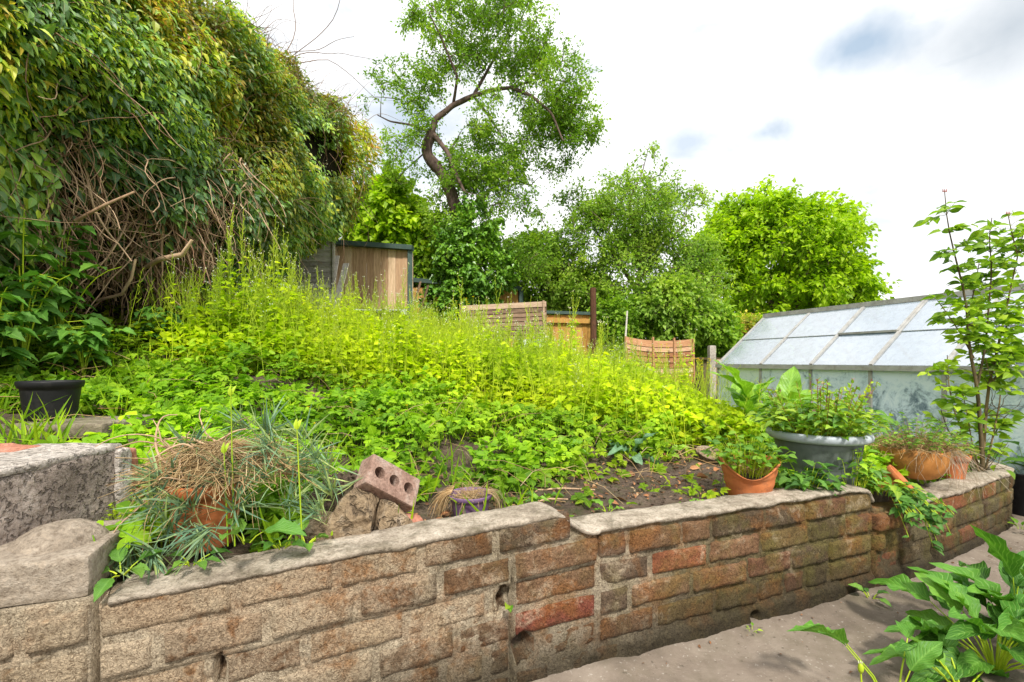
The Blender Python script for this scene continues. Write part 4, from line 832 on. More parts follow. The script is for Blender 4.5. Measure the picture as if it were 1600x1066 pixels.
filler('leafy_shrub', 'low shrub mass behind the left end of the greenhouse', 'shrub', 1200, 530, 60, 36, 13.5, 240, 44, .14, M_lime, 28)
# ================================================================ climber hedge on the left
def hprof(y, th):
    """point of the hedge skin; th angle: -100 deg (under) .. 0 (front) .. 90 (top) .. 130 (back)"""
    y = np.asarray(y, float); e = np.sqrt(np.clip(1-np.clip((y-6.9)/1.35, 0, 1)**2, 0, 1))
    zt = 4.7+.27*(y-4.6); zt = np.minimum(zt, 5.5); zb = np.where(y < 3.0, 1.3+.4*np.clip(y-2, 0, 1), 1.72)+.12*np.clip(y-5, 0, 3)+.42*np.clip(y-5.0, 0, 2)
    zc = (zt+zb)/2; hh = (zt-zb)/2*(.25+.75*e); w = 1.22*e; xc = -3.95+.10*np.clip(y-3, 0, 5)
    ct, st = np.cos(th), np.sin(th)
    x = xc+w*np.sign(ct)*np.abs(ct)**.75; z = zc+hh*np.sign(st)*np.abs(st)**.85-.25*(1-e)
    q = np.stack([x, y, z], -1); dis = fbm(q, .9, 3, 91)*.36+fbm(q, 2.6, 2, 93)*.17+fbm(q, 6, 2, 94)*.11
    return q+np.stack([ct*dis, 0*dis, st*dis], -1)
hg = thing('climber_hedge', (-4.0, 4.5, 1.3), 'huge overgrown climber hedge with pointed leaves and bare tangled stems hanging over a dark hollow', 'hedge')
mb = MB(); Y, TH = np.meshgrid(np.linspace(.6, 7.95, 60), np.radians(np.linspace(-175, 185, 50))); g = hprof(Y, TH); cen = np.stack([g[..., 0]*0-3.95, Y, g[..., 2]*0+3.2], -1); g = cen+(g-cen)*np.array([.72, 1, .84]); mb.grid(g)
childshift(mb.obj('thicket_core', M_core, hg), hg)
mb = MB(); Y, Zg = np.meshgrid(np.linspace(.6, 8.0, 30), np.linspace(.6, 3.2, 12)); mb.grid(np.stack([-4.55+fbm(np.stack([Y, Zg, Y*0], -1), 1.2, 3, 95)*.25, Y, Zg], -1)); childshift(mb.obj('hollow_shade_sheet', M_core, hg), hg)  # near-black sheet added for the darkness of the hollow under the hedge
def hleaves(n, ylo, yhi, tlo, thi, depth, lmin, lmax, mat, pn, bias=0., top=False, gapthr=None, tms=(T_lance, T_m)):
    u = R.random(n); y = ylo+(yhi-ylo)*u**1.25; th = np.radians(R.uniform(tlo, thi, n)); p = hprof(y, th)
    o = np.stack([np.cos(th), 0*th, np.sin(th)], -1); e_ = np.clip((y-6.6)/1.4, 0, 1); o[:, 1] = -.15+e_*.5; o = nrm(o); p = p-o*(R.random(n)**1.5*depth)[:, None]+R.normal(size=(n, 3))*.04
    if gapthr is not None:
        k = fbm(p, 1.5, 3, 97) > gapthr; bare = (y > 2.95) & (y < 4.5) & (np.degrees(th) < -18+16*np.sin(y*3)) ; k &= ~(bare & (R.random(n) < .86)); p, o, y, th = p[k], o[k], y[k], th[k]
    n = len(p); shade_ = .55+.75*np.clip(.5+fbm(p, 2.6, 2, 93)*1.2, 0, 1); d = nrm(o*.55+np.array([.35, -.10, -.75])+R.normal(size=(n, 3))*.38); nn = o+np.array([0, -.2, .5])+R.normal(size=(n, 3))*.35
    topf = np.clip((np.sin(th)+.15), 0, 1); hue = np.clip(R.random(n)**1.3*.62+topf*.45*R.random(n)+.40*(fbm(p, 1.1, 2, 99)+.12), 0, .99)
    mb = MB(); 
    for i, tm in enumerate(tms): s_ = slice(i, None, len(tms)); mb.leaves(tm, p[s_], d[s_], nn[s_], R.uniform(lmin, lmax, len(p[s_])), hue[s_], R.uniform(.7, 1.2, len(p[s_]))*shade_[s_])
    childshift(mb.obj(pn, mat, hg, smooth=False), hg)
hleaves(96000, 1.6, 8.25, -75, 118, .36, .042, .098, M_hedge, 'leaves', gapthr=-.35)
hleaves(62000, 2.2, 8.25, -12, 120, .10, .035, .075, M_hedgetop, 'young_tips', gapthr=-.05, tms=(T_lance, T_narrow))
hleaves(9000, 7.0, 8.25, -85, 140, .45, .05, .10, M_hedgetop, 'end_leaves', tms=(T_lance, T_m))
# pale seed heads / small buds
n = 2600; y = R.uniform(2, 8.2, n); th = np.radians(R.uniform(-10, 105, n)); p = hprof(y, th)+R.normal(size=(n, 3))*.03
k = fbm(p, 1.7, 2, 104) > .05; p = p[k]; mb = MB(); mb.leaves(T_d, p, R.normal(size=p.shape), R.normal(size=p.shape), R.uniform(.02, .035, len(p)), R.random(len(p))); childshift(mb.obj('pale_buds', M_white, hg), hg)
# bare stems
mb = MB()
def stem(p0, d, ln, r, sag=.5, wob=.25, n=7, rnd=None, ns=4):
    q = [np.array(p0, float)]; d = nrm(np.array(d, float))
    for i in range(n-1):
        d = nrm(d+R.normal(size=3)*wob+np.array([0, 0, -sag/n])); q.append(q[-1]+d*ln/(n-1))
    q = resample(q, n+5); n = len(q)
    mb.tube(q, np.linspace(r, r*.4, n), ns, rnd=random.random() if rnd is None else rnd, cap=False)
for i in range(900):
    y = 2.95+1.6*R.random(); th = math.radians(R.uniform(-85, -8+14*math.sin(y*3))); p = hprof(y, th)-np.array([math.cos(th), 0, math.sin(th)])*R.uniform(-.02, .16)
    stem(p+[0, 0, .15], [R.uniform(-.3, .5), R.normal()*.6, R.uniform(-1.2, .1)], R.uniform(.25, .75), R.uniform(.0025, .0075), 1.5, .36)
for i in range(300):
    y = R.uniform(1.8, 8.1); th = math.radians(R.uniform(-70, 60)); p = hprof(y, th)-np.array([math.cos(th), 0, math.sin(th)])*.08
    stem(p, [R.uniform(-.1, .5), R.normal(), R.normal()*.8], R.uniform(.3, .9), R.uniform(.003, .006), .8, .3, rnd=R.uniform(0, .6), ns=3)
for i in range(330):           # shoots standing out of the top against the sky
    y = R.uniform(4.2, 8.2); th = math.radians(R.uniform(30, 105)); p = hprof(y, th); stem(p, [R.uniform(-.1, .8), R.normal()*.4, .8], R.uniform(.2, .55), .0035, .8, .3, rnd=.05, ns=3)
for k in range(5): stem(hprof(6.0, math.radians(70))+[0, .05*k, 0], [.9, .1+.1*k, .55], 1.1+.15*k, .007, .9, .22, 9, .1)
for k in range(26):            # thick hanging trunks
    y = R.uniform(3.2, 4.4); p = hprof(y, math.radians(-35))+R.normal(size=3)*[.15, .1, .15]; stem(p+[-.1, 0, .3], [.1, R.normal()*.25, -1], R.uniform(.5, .95), R.uniform(.008, .015), .6, .16, 8, None, 6)
mb.tube([P(215, 425, 3.9), P(250, 405, 3.7), P(285, 398, 3.6), P(300, 375, 3.6)], [.014, .020, .019, .011], 8, rnd=.95)
mb.tube([P(170, 512, 4.3), P(205, 500, 4.2), P(245, 492, 4.0)], [.016, .015, .011], 6, rnd=.7); mb.tube([P(150, 470, 3.6), P(190, 460, 3.55), P(205, 435, 3.5), P(212, 405, 3.5)], [.010, .012, .010, .008], 6, rnd=.9)
mb.tube([P(118, 345, 3.0), P(165, 320, 3.0), P(210, 300, 3.1)], [.012, .01, .008], 6, rnd=.3)
childshift(mb.obj('bare_stems', M_vine, hg), hg)
# ================================================================ vegetation helpers
def plant(name, loc, label, cat, group=None): return thing(name, loc, label, cat, group)
def clump(root, n, Rad, Ht, tm, mat, smat, size, droop=.3, per=3, flat_=.6, stemr=.0018, base=.25, up=.3, hue=(0, 1), lname='leaves', sname='stems', seedz=0., nj=.6, wid=1.):
    """n stems fanning from the root, each with leaves along its upper part (local space)"""
    sb = MB(); lb = MB(); pos, d_, nn_, sz = [], [], [], []
    for i in range(n):
        a = R.uniform(0, 2*PI); r = math.sqrt(R.random()); b0 = np.array([math.cos(a), math.sin(a), 0])*r*Rad*base; tip = np.array([math.cos(a)*r*Rad, math.sin(a)*r*Rad, Ht*(1-flat_*r*r)*R.uniform(.55, 1.05)])
        m_ = np.array([b0[0]*.6+tip[0]*.4, b0[1]*.6+tip[1]*.4, tip[2]*.75]); t = np.linspace(0, 1, 6)[:, None]; q = (1-t)**2*b0+2*t*(1-t)*m_+t*t*tip; sb.tube(q, np.linspace(stemr, stemr*.5, 6), 4, cap=False)
        for k in range(per):
            f = 1-k/per*.75 if per > 1 else 1; pt = q[int(round(f*5))]; aa = a+R.normal()*.7+(k*2.4 if k else 0); pos.append(pt); d_.append([math.cos(aa), math.sin(aa), up+R.normal()*.25]); nn_.append(np.array([0, 0, 1])+R.normal(size=3)*nj*.5); sz.append(R.uniform(*size)*(1-.25*k/per))
    lb.leaves(tm, pos, d_, nn_, np.array(sz), R.uniform(*hue, len(pos)), R.uniform(.8, 1.1, len(pos)), wid=wid)
    s_ = sb.obj(sname, smat, root); l_ = lb.obj(lname, mat, root); return l_, s_
# ---------------------------------------------------------------- ground cover (nobody could count it)
def bare(x, y):
    """1 on the open soil strip behind the middle of the wall"""
    s = sdw(x, y); a = sm(-.72, -.42, x)*(1-sm(1.25, 1.6, x)); return a*(1-sm(.60+.16*sm(-.2, .3, x), .95+.16*sm(-.2, .3, x), s+fbm(np.stack([x, y, x*0], -1), 2.5, 2, 111)*.35))
def tallness(x, y):
    return sm(2.7, 3.9, y+x*.12+fbm(np.stack([x, y, x*0], -1), .9, 2, 113)*.5)*(1-sm(1.3, 2.5, x))
n = 230000; x = R.uniform(-4.6, 4.3, n); y = 1.2+7.9*R.random(n)**1.25
hol = (x < -2.9) & (y > 3.0)
k = (sdw(x, y) > .16) & (R.random(n) > bare(x, y)*.955) & (fbm(np.stack([x, y, x*0], -1), 3.5, 3, 115) > -.27-.3*tallness(x, y)) & (np.abs(x) < y*1.2+.4) & ~((x < -1.2) & (x > -1.6) & (y < 1.66)) & ~(hol & (R.random(n) < .75)) & ~((x > 2.45) & (y > 3.6)) & ~((x < -1.62) & (x > -2.9) & (y < 2.32) & (y > 1.5)) & ~((np.abs(x+.5) < .2) & (y < 1.8)) & ~(((x+.95)**2+(y-1.40)**2) < .19**2) & ~((np.abs(x+.12) < .13) & (y < 2.0))
x, y = x[k], y[k]; t = tallness(x, y); n = len(x); hgt = R.random(n)*(.125+.08*fbm(np.stack([x, y, x*0], -1), 2, 2, 117)+t*(.26+.16*fbm(np.stack([x, y, x*0], -1), 2.8, 2, 118)))*(1-.8*bare(x, y)); gz = G(x, y)
p = np.stack([x, y, gz+hgt+.005], -1); d = nrm(R.normal(size=(n, 3))*[1, 1, .35]+[0, 0, .1]); nn = np.array([0, -.25, 1.])+R.normal(size=(n, 3))*.42
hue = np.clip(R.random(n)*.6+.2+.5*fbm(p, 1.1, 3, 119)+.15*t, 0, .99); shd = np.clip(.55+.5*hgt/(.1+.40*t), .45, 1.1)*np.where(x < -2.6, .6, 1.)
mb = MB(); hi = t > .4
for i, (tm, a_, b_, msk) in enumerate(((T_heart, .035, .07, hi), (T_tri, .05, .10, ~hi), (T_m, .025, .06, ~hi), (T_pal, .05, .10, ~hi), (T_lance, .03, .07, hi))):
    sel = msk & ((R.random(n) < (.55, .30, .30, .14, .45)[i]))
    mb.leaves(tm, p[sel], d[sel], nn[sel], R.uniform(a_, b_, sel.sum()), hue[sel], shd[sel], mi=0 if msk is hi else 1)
for i in np.nonzero(R.random(n) < .035)[0]:
    b_ = p[i]-[0, 0, hgt[i]]; mb.tube([b_, (b_+p[i])/2+R.normal(size=3)*.015, p[i]], .0018, 3, mi=2, cap=False)
tag(mb.obj('ground_cover', [M_weed, M_weedlow, M_stem], smooth=False), 'bright yellow green weeds and low leaves covering the bank', 'weeds', kind='stuff')
# thin seed stems too many to count, between the single tall weeds
mb = MB(); n = 0
while n < 2300:
    y = 2.7+5.9*R.random()**1.2; x = R.uniform(-3.1, 2.6)
    if abs(x) > y*.75+.3 or float(tallness(np.array(x), np.array(y))) < R.random()*.9+.05: continue
    n += 1; h = R.uniform(.35, .72)*(1 if x < .8 else .8); b_ = np.array([x, y, float(G(x, y))]); ln_ = R.normal(size=2)*.07; e = b_+[ln_[0], ln_[1], h]; mb.tube([b_, (b_+e)/2+[-ln_[0]*.2, 0, 0], e], [.0024, .002, .001], 3, cap=False)
    for k in range(9):
        f = 1-k*.045; c_ = b_+(e-b_)*f; a = k*2.4; mb.tube([c_, c_+np.array([math.cos(a)*.6, math.sin(a)*.6, .75])*R.uniform(.02, .05)], .0014, 3, cap=False)
tag(mb.obj('seed_stems', M_stem), 'hazy mass of fine upright seed stems rising from the weeds', 'weeds', kind='stuff')
# straw and dead stalks lying in the low weeds
mb = MB()
for _ in range(900):
    x = R.uniform(-3, 2.4); y = R.uniform(1.9, 5.2)
    if float(sdw(np.array([x]), np.array([y]))[0]) < .25: continue
    b_ = np.array([x, y, float(G(x, y))+R.uniform(.02, .12)]); d = nrm(np.array([R.normal(), R.normal(), R.normal()*.35])); l_ = R.uniform(.08, .3); mb.tube([b_, b_+d*l_*.5+[0, 0, .02], b_+d*l_], [.0018, .0014, .0008], 3, rnd=R.random(), cap=False)
tag(mb.obj('dead_stalks', M_straw), 'dry straw coloured stalks lying through the low weeds', 'dead stalks', kind='stuff')
# grass blades & cleavers threads
n = 15000; x = R.uniform(-3.4, 3.2, n); y = 1.4+4.5*R.random(n)**1.3; k = (sdw(x, y) > .15) & (R.random(n) > bare(x, y)*.8) & (fbm(np.stack([x, y, x*0], -1), 2.2, 2, 121) > -.05) & ~((x < -1.2) & (y < 1.66)); x, y = x[k], y[k]; n = len(x)
p = np.stack([x, y, G(x, y)], -1); mb = MB(); mb.leaves(T_blade, p, R.normal(size=(n, 3))*[.5, .5, .15]+[0, 0, 1], R.normal(size=(n, 3)), R.uniform(.06, .20, n), R.uniform(.2, .95, n), R.uniform(.7, 1.1, n), wid=1.3); tag(mb.obj('grass', M_weedlow, smooth=False), 'thin grass blades among the low weeds', 'grass', kind='stuff')
# litter on the bare soil
n = 1900; x = R.uniform(-.9, 1.9, n); y = 1.7+1.7*R.random(n); k = (sdw(x, y) > .16) & (bare(x, y) > .25); x, y = x[k], y[k]; n = len(x); mb = MB()
p = np.stack([x, y, G(x, y)+.012], -1); big = R.random(n) < .05
mb.leaves(T_m, p, R.normal(size=(n, 3))*[1, 1, .2], np.array([0, 0, 1.])+R.normal(size=(n, 3))*.4, np.where(big, R.uniform(.04, .07, n), R.uniform(.008, .028, n)), np.where(big, R.uniform(.3, .8, n), R.random(n)))
tag(mb.obj('leaf_litter', M_litter, smooth=False), 'brown and orange dead leaf scraps on the bare soil', 'leaf litter', kind='stuff')
mb = MB(); n = 3000; x = R.uniform(-1, 2.2, n); y = 1.6+1.8*R.random(n); k = (sdw(x, y) > .15) & (bare(x, y) > .2)
for a, b in zip(x[k], y[k]):
    r_ = .003+.010*R.random()**3; c_ = np.array([a, b, float(G(a, b))+.008]); o8 = np.array([[1, 0, 0], [-1, 0, 0], [0, 1, 0], [0, -1, 0], [0, 0, .7], [0, 0, -.7]])*r_*R.uniform(.6, 1.4, (6, 1)); mb.add(c_+o8, [[0, 2, 4], [2, 1, 4], [1, 3, 4], [3, 0, 4], [2, 0, 5], [1, 2, 5], [3, 1, 5], [0, 3, 5]])
tag(mb.obj('soil_crumbs', M_soil, smooth=False), 'small crumbs and grit of dark soil', 'soil crumbs', kind='stuff')
for i, (px, py, a, l_) in enumerate(((655, 735, .2, .22), (735, 762, .1, .2), (880, 770, -.1, .3), (860, 787, .15, .16))):
    Z = F*(H-.47)/(py-564); c_ = P(px, py, Z)+[0, 0, .012]; d_ = np.array([math.cos(a), math.sin(a), .04]); mb = MB(); mb.tube([c_-d_*l_/2, c_+[0, .01, .006], c_+d_*l_/2], [.006, .005, .003], 5, rnd=.6)
    tag(mb.obj('twig', M_vine), ['fallen twig on the weeds right of the hollow brick', 'fallen twig just left of the purple pot', 'longest fallen twig, across the middle of the bare soil', 'short fallen twig on the soil near the wall step'][i], 'twig')
# ---------------------------------------------------------------- tall flowering weeds, each a plant
def tall_weed(h0, seed):
    R2 = np.random.default_rng(seed); root = thing('tall_weed', (0, 0, 0), 'slender yellow green flowering weed standing among its like on the bank', 'weed', 'tall weeds on the bank')
    sb = MB(); pos, dd, sz, fp = [], [], [], []
    for st_ in range(4):
        h = h0*(1 if st_ == 0 else R2.uniform(.6, .98)); lean = R2.normal(size=2)*.10*h; b_ = np.array([*(R2.normal(size=2)*.07*(st_ > 0)), 0])
        t = np.linspace(0, 1, 8); q = b_+np.stack([lean[0]*t**2, lean[1]*t**2, t*h], -1); sb.tube(q, np.linspace(.0032, .0012, 8), 3, cap=False)
        at_ = lambda f: np.array([np.interp(f, t, q[:, k]) for k in range(3)])
        for i in range(int(24*h)):
            f = R2.uniform(.12, .78); a = i*2.4+R2.normal()*.3; c_ = at_(f); e = c_+np.array([math.cos(a), math.sin(a), .25])*.03*(1.1-f); pos.append(e); dd.append([math.cos(a), math.sin(a), R2.normal()*.25]); sz.append((.080-.055*f)*R2.uniform(.8, 1.25))
        for br in range(R2.integers(2, 5)):
            a0 = R2.uniform(0, 2*PI); f0 = R2.uniform(.55, .85) if br else .66; c0 = at_(f0); c1 = c0+np.array([math.cos(a0)*.11*(br > 0), math.sin(a0)*.11*(br > 0), 1])*h*R2.uniform(.18, .34)
            if br == 0: c1 = q[-1]
            sb.tube([c0, (c0+c1)/2+[0, 0, .01], c1], .0013, 3, cap=False)
            for k in range(11):
                f = k/11; c_ = c0+(c1-c0)*f; a = k*2.4; l_ = .045*(1.15-f)
                sb.tube([c_, c_+np.array([math.cos(a)*.55, math.sin(a)*.55, .8])*l_], .0013, 3, cap=False)
            fp += [c1+R2.normal(size=3)*.006 for _ in range(3)]
    lb = MB(); lb.leaves(T_heart, pos, dd, np.array([0, 0, 1.])+R2.normal(size=(len(pos), 3))*.35, np.array(sz), R2.uniform(.35, 1, len(pos)))
    sb.obj('stem', M_stem, root); lb.obj('leaves', M_weed, root)
    fb = MB(); fb.leaves(T_d, fp, R2.normal(size=(len(fp), 3)), R2.normal(size=(len(fp), 3))+[0, 0, 1], .012); tag(fb.obj('flowers', M_white, root), kind='stuff'); return root
protos = [tall_weed(h, 40+i) for i, h in enumerate((.55, .7, .8, .9, 1.0, .75, .65, .85))]
spots = []
while len(spots) < 285:
    y = R.uniform(3.3, 8.6); x = R.uniform(-3.2, 2.3)
    if abs(x) > y*.66+.2 and x < 0: continue
    if tallness(np.array(x), np.array(y)) < R.uniform(.25, .8) or fbm(np.array([x, y, 0.]), 1.2, 2, 131) < -.18: continue
    spots.append((x, y))
# the group standing in front of the hedge at the left
for px, py, Z in ((360, 345, 3.7), (388, 350, 3.85), (420, 360, 4.0), (455, 372, 4.3), (345, 400, 3.6), (405, 395, 3.9), (372, 395, 3.75), (440, 400, 4.2), (300, 440, 3.5), (320, 420, 3.5), (465, 410, 4.6), (432, 372, 4.1), (350, 372, 3.7)):
    x = (px-800)*Z/F; zt = P(px, py, Z)[2]; spots.append((x, Z, (zt-float(G(x, Z)))/.9))
for i, s_ in enumerate(spots):
    j = i % 8; hh = (.55, .7, .8, .9, 1.0, .75, .65, .85)[j]
    if len(s_) == 3: j = 3; scl = s_[2]
    else: scl = R.uniform(.8, 1.15)*(.82 if s_[0] > .8 else 1.0)
    loc = (s_[0], s_[1], float(G(s_[0], s_[1]))-.01)
    if i < 8 and len(s_) == 2: protos[j].location = loc; protos[j].rotation_euler = (0, 0, R.uniform(0, 6.28))
    else: dup(protos[j], loc, R.uniform(0, 6.28), scl, tilt=(R.normal()*.05, R.normal()*.05))
# ---------------------------------------------------------------- broad dock rosettes
def dock(name, loc, label, n, L_, mat=M_dock, tms=(T_dock, T_dock2), spread=.9, lift=.55, sr=.004, group=None, stalk=.5, hue=(.1, .9), seed=0, azr=None):
    root = thing(name, loc, label, 'plant', group); rg = np.random.default_rng(seed); sb = MB()
    for i in range(n):
        a = i*2.4+rg.normal()*.25 if azr is None else rg.uniform(*azr); el = lift+rg.normal()*.22; l_ = L_*rg.uniform(.75, 1.2); st = l_*stalk*rg.uniform(.7, 1.4)
        d0 = np.array([math.cos(a)*math.cos(el+.5), math.sin(a)*math.cos(el+.5), math.sin(el+.5)]); d1 = np.array([math.cos(a)*math.cos(el), math.sin(a)*math.cos(el), math.sin(el)]); b0 = np.array([math.cos(a), math.sin(a), 0])*.012; m_ = b0+d0*st*.5; e = m_+nrm(d0+d1)*st*.5
        sb.tube([b0, m_, e], [sr, sr*.85, sr*.6], 6, cap=False); lb = MB(); lb.leaves(tms[i % len(tms)], [e], [d1], [np.array([-math.cos(a)*.5, -math.sin(a)*.5, 1])+rg.normal(size=3)*.3], l_, rg.uniform(*hue), rg.uniform(.85, 1.1)); lb.obj('leaf', mat, root)
    sb.obj('stalks', M_stem, root); return root
def on(px, py, Z, dz=0): c_ = P(px, py, Z); return (c_[0], c_[1], float(G(c_[0], c_[1]))+dz)
M_dockl = leafmat('sunlit_dock_leaf', [(.10, .26, .02), (.15, .34, .025), (.20, .42, .03), (.28, .50, .04)], .38, .38, True, .5)
M_bluedock = leafmat('blue_green_leaf', [(.09, .22, .10), (.13, .28, .13), (.2, .35, .2)], .25, .35, True, .5)
for i, (px, py, Z, n_, L_, lab) in enumerate(((1172, 640, 3.5, 11, .34, 'tall broad dock leaves standing upright against the greenhouse side behind the grey tub'), (1235, 650, 3.6, 9, .30, 'broad dock leaves peeping above the grey tub planting'), (1110, 640, 3.6, 10, .24, 'wide leaved dock in the weeds left of the grey tub'), (1060, 640, 4.0, 10, .24, 'wide leaved dock below the yellow flowers'), (870, 705, 2.75, 9, .14, 'dock rosette at the back edge of the bare soil'), (985, 690, 2.85, 8, .16, 'dock rosette with wavy leaves above the bare soil'), (1040, 705, 2.9, 7, .11, 'small dock rosette nearest the broken terracotta pot'), (905, 615, 4.6, 9, .17, 'broad dock leaves deep in the middle of the weeds'), (700, 640, 4.2, 7, .13, 'small dock in the weeds above the purple pot'))):
    dock('dock_plant', on(px, py, Z), lab, n_, L_, M_dockl if i != 5 else M_bluedock, lift=1.15 if i < 2 else .6, seed=200+i, stalk=.8 if i < 2 else .35, hue=(.4, 1.))
for i, (px, py, L_, lab) in enumerate(((800, 792, .085, 'young broad leaved seedling beside the purple pot at the wall step'), (845, 783, .06, 'smaller broad leaved seedling on the wall side of the bare soil'), (1075, 792, .05, 'little seedling on the soil left of the broken terracotta pot'), (815, 768, .05, 'tiny flat seedling in the middle of the bare soil'), (950, 795, .045, 'seedling close behind the coping right of the step'))):
    dock('seedling', on(px, py, F*(H-.475)/(py-564)), lab, 5, L_, M_dockl, sr=.0022, seed=220+i, lift=.35)
# yellow flowers
def buttercup(h, seed, n=5):
    root = thing('yellow_wildflower', (0, 0, 0), 'small yellow wildflower on thin branching stems among the weeds', 'flower', 'yellow wildflowers in the weeds'); rg = np.random.default_rng(seed); sb = MB(); fb = MB()
    for i in range(n):
        a = rg.uniform(0, 6.28); e = np.array([math.cos(a)*.12*h, math.sin(a)*.12*h, h*rg.uniform(.75, 1.05)]); sb.tube([[0, 0, 0], [e[0]*.3, e[1]*.3, e[2]*.55], e], .0012, 3, cap=False)
        fb = MB(); an = np.arange(5)*2*PI/5+a; fb.leaves(leaf(1, .8, .55, .05, -.1), np.tile(e, (5, 1)), np.stack([np.cos(an), np.sin(an), an*0+.35], -1), np.array([0, 0, 1.])+np.zeros((5, 3)), .011); fb.obj('petals', M_flower, root)
    sb.obj('stem', M_stem, root); return root
bp = [buttercup(.45, 1, 7), buttercup(.35, 2, 4), buttercup(.16, 3, 1), buttercup(.2, 4, 2)]
k_ = 0
fl = [(1060+R.normal()*26, 0, 5.6+R.normal()*.4, R.integers(0, 2), 1.5) for _ in range(26)]+[(730, 0, 7.2, 0, 2.), (724, 0, 7.0, 0, 2.0), (738, 0, 7.3, 0, 2.2)]
fl += [(px, py, 0, 2+(i % 2), 1.) for i, (px, py) in enumerate(((160, 580), (281, 576), (480, 618), (448, 582), (590, 622), (555, 617), (486, 642), (405, 640), (380, 578), (697, 620), (640, 616), (560, 600), (930, 600)))]
for px, py, Z, j, scl in fl:
    if Z == 0:
        Z = 3.2
        for _ in range(14):
            x_ = (px-800)*Z/F; zt = float(G(x_, Z))+.22; Z = Z+(((H-zt)*F/(py-564))-Z)*.25 if (H-zt)*(py-564) > 0 else Z+.1; Z = max(2.2, min(6, Z))
    x_ = (px-800)*Z/F; loc = (x_, Z, float(G(x_, Z))+.02)
    if k_ < 4 and False: pass
    r = dup(bp[int(j)], loc, R.uniform(0, 6), scl); k_ += 1
for b_ in bp:
    for c_ in list(b_.children): bpy.data.objects.remove(c_)
    bpy.data.objects.remove(b_)
# left bramble / raspberry like plants in front of the hedge
def bramble(name, loc, label, h, n, seed, L_=.12, mat=M_dock, spread=.5):
    root = thing(name, loc, label, 'plant', None); rg = np.random.default_rng(seed); sb = MB(); pos, dd, sz = [], [], []
    for i in range(n):
        a = rg.uniform(0, 6.28); e = np.array([math.cos(a)*spread*h*rg.random(), math.sin(a)*spread*h*rg.random(), h*rg.uniform(.6, 1)]); t = np.linspace(0, 1, 8)[:, None]; q = (1-t)**2*0+2*t*(1-t)*np.array([e[0]*.2, e[1]*.2, e[2]*.9])+t*t*e; sb.tube(q, np.linspace(.0055, .002, 8), 5, cap=False)
        for k in range(9):
            f = rg.uniform(.25, 1); c_ = q[int(f*7)]; a2 = rg.uniform(0, 6.28); l2 = .09; e2 = c_+np.array([math.cos(a2), math.sin(a2), .2])*l2; sb.tube([c_, e2], .0016, 4, cap=False); pos.append(e2); dd.append([math.cos(a2), math.sin(a2), -.25]); sz.append(L_*rg.uniform(.7, 1.2))
            for s_ in (-1, 1): pos.append(c_+(e2-c_)*.75); dd.append([math.cos(a2+s_*1.2), math.sin(a2+s_*1.2), -.1]); sz.append(L_*.7*rg.uniform(.7, 1.1))
    lb = MB(); lb.leaves(T_nettle, pos, dd, np.array([0, -.2, 1.])+rg.normal(size=(len(pos), 3))*.35, np.array(sz), rg.uniform(.05, .8, len(pos)), rg.uniform(.7, 1.1, len(pos)))
    sb.obj('canes', M_stem, root); lb.obj('leaves', mat, root)
for i, (px, Z, h, n_, lab) in enumerate(((35, 2.75, 1.0, 7, 'tall nettle-like plant with big toothed leaves at the left edge'), (95, 3.1, .95, 7, 'leafy cane plant beside the dark hollow'), (-10, 2.5, .7, 6, 'low toothed leaves cut by the left edge above the black pot'), (330, 4.1, .55, 7, 'dark leafy plant at the right side of the hollow'), (250, 3.6, .4, 6, 'low leafy plant in front of the hollow'), (130, 2.9, .42, 6, 'low leafy plant right behind the black pot'))):
    c_ = P(px, 560, Z); bramble('leafy_cane', (c_[0], c_[1], float(G(c_[0], c_[1]))-.02), lab, h, n_, 300+i, .12 if i < 3 else .10)
# ================================================================ pots and what grows in them
def pot(name, loc, label, prof, mat, rz=0, tilt_=(0, 0), zmod=None, soil=None, rim=None, rimmat=None, n=48, group=None, inner=None):
    root = thing(name, loc, label, 'pot', group); root.rotation_euler = (tilt_[0], tilt_[1], rz)
    mb = MB(); lathe(mb, prof, n, zmod=zmod); mb.obj('body', mat, root)
    if rim: mb = MB(); lathe(mb, rim, n); mb.obj('rim', rimmat or mat, root)
    if soil:
        r_, z_ = soil; mb = MB(); U, A = np.meshgrid(np.linspace(0, 1, 12), np.linspace(0, 2*PI, 37)); q = np.stack([U*r_*np.cos(A), U*r_*np.sin(A), U*0], -1); q[..., 2] = z_+(1-U**2)*.01+fbm(q, 40, 2, 5)*.006; mb.grid(q[::-1]); mb.obj('soil', M_soil, root)
    return root
def pprof(r0, r1, h, th=.006, lip=.0, lh=.0, rings=()):
    o = [(0, 0), (r0*.96, 0), (r0, .004)]
    for z in np.linspace(.01, h-lh, 14)[0:]: o.append((r0+(r1-r0)*z/h+(.0025 if any(abs(z-q) < .006 for q in rings) else 0), z))
    if lip: o += [(r1*(1-lh/h*.2)+lip, h-lh+.002), (r1+lip*1.15, h-lh*.5), (r1+lip*1.2, h-.004)]
    o += [(r1+lip, h), (r1+lip-th, h-.003), (r1-th-.002, h-lh-.01), (r0-th, .02), (0, .02)]
    return o
# black pot on the slab
c = P(80, 651, 2.10); pot('black_pot', (c[0], c[1], .834), 'empty wide black plastic pot standing on the mossy slab at the left', pprof(.086, .106, .175, .004, .007, .032), M_black, soil=(.095, .12))
# big left terracotta pot
c = np.array([-.975, 1.47, .52]); pot('terracotta_pot', c, 'terracotta pot smothered by dry stems at the left end of the wall', pprof(.078, .108, .215, .008, .008, .045, (.09, .10, .155)), M_terra, tilt_=(.05, .04), soil=(.1, .185))
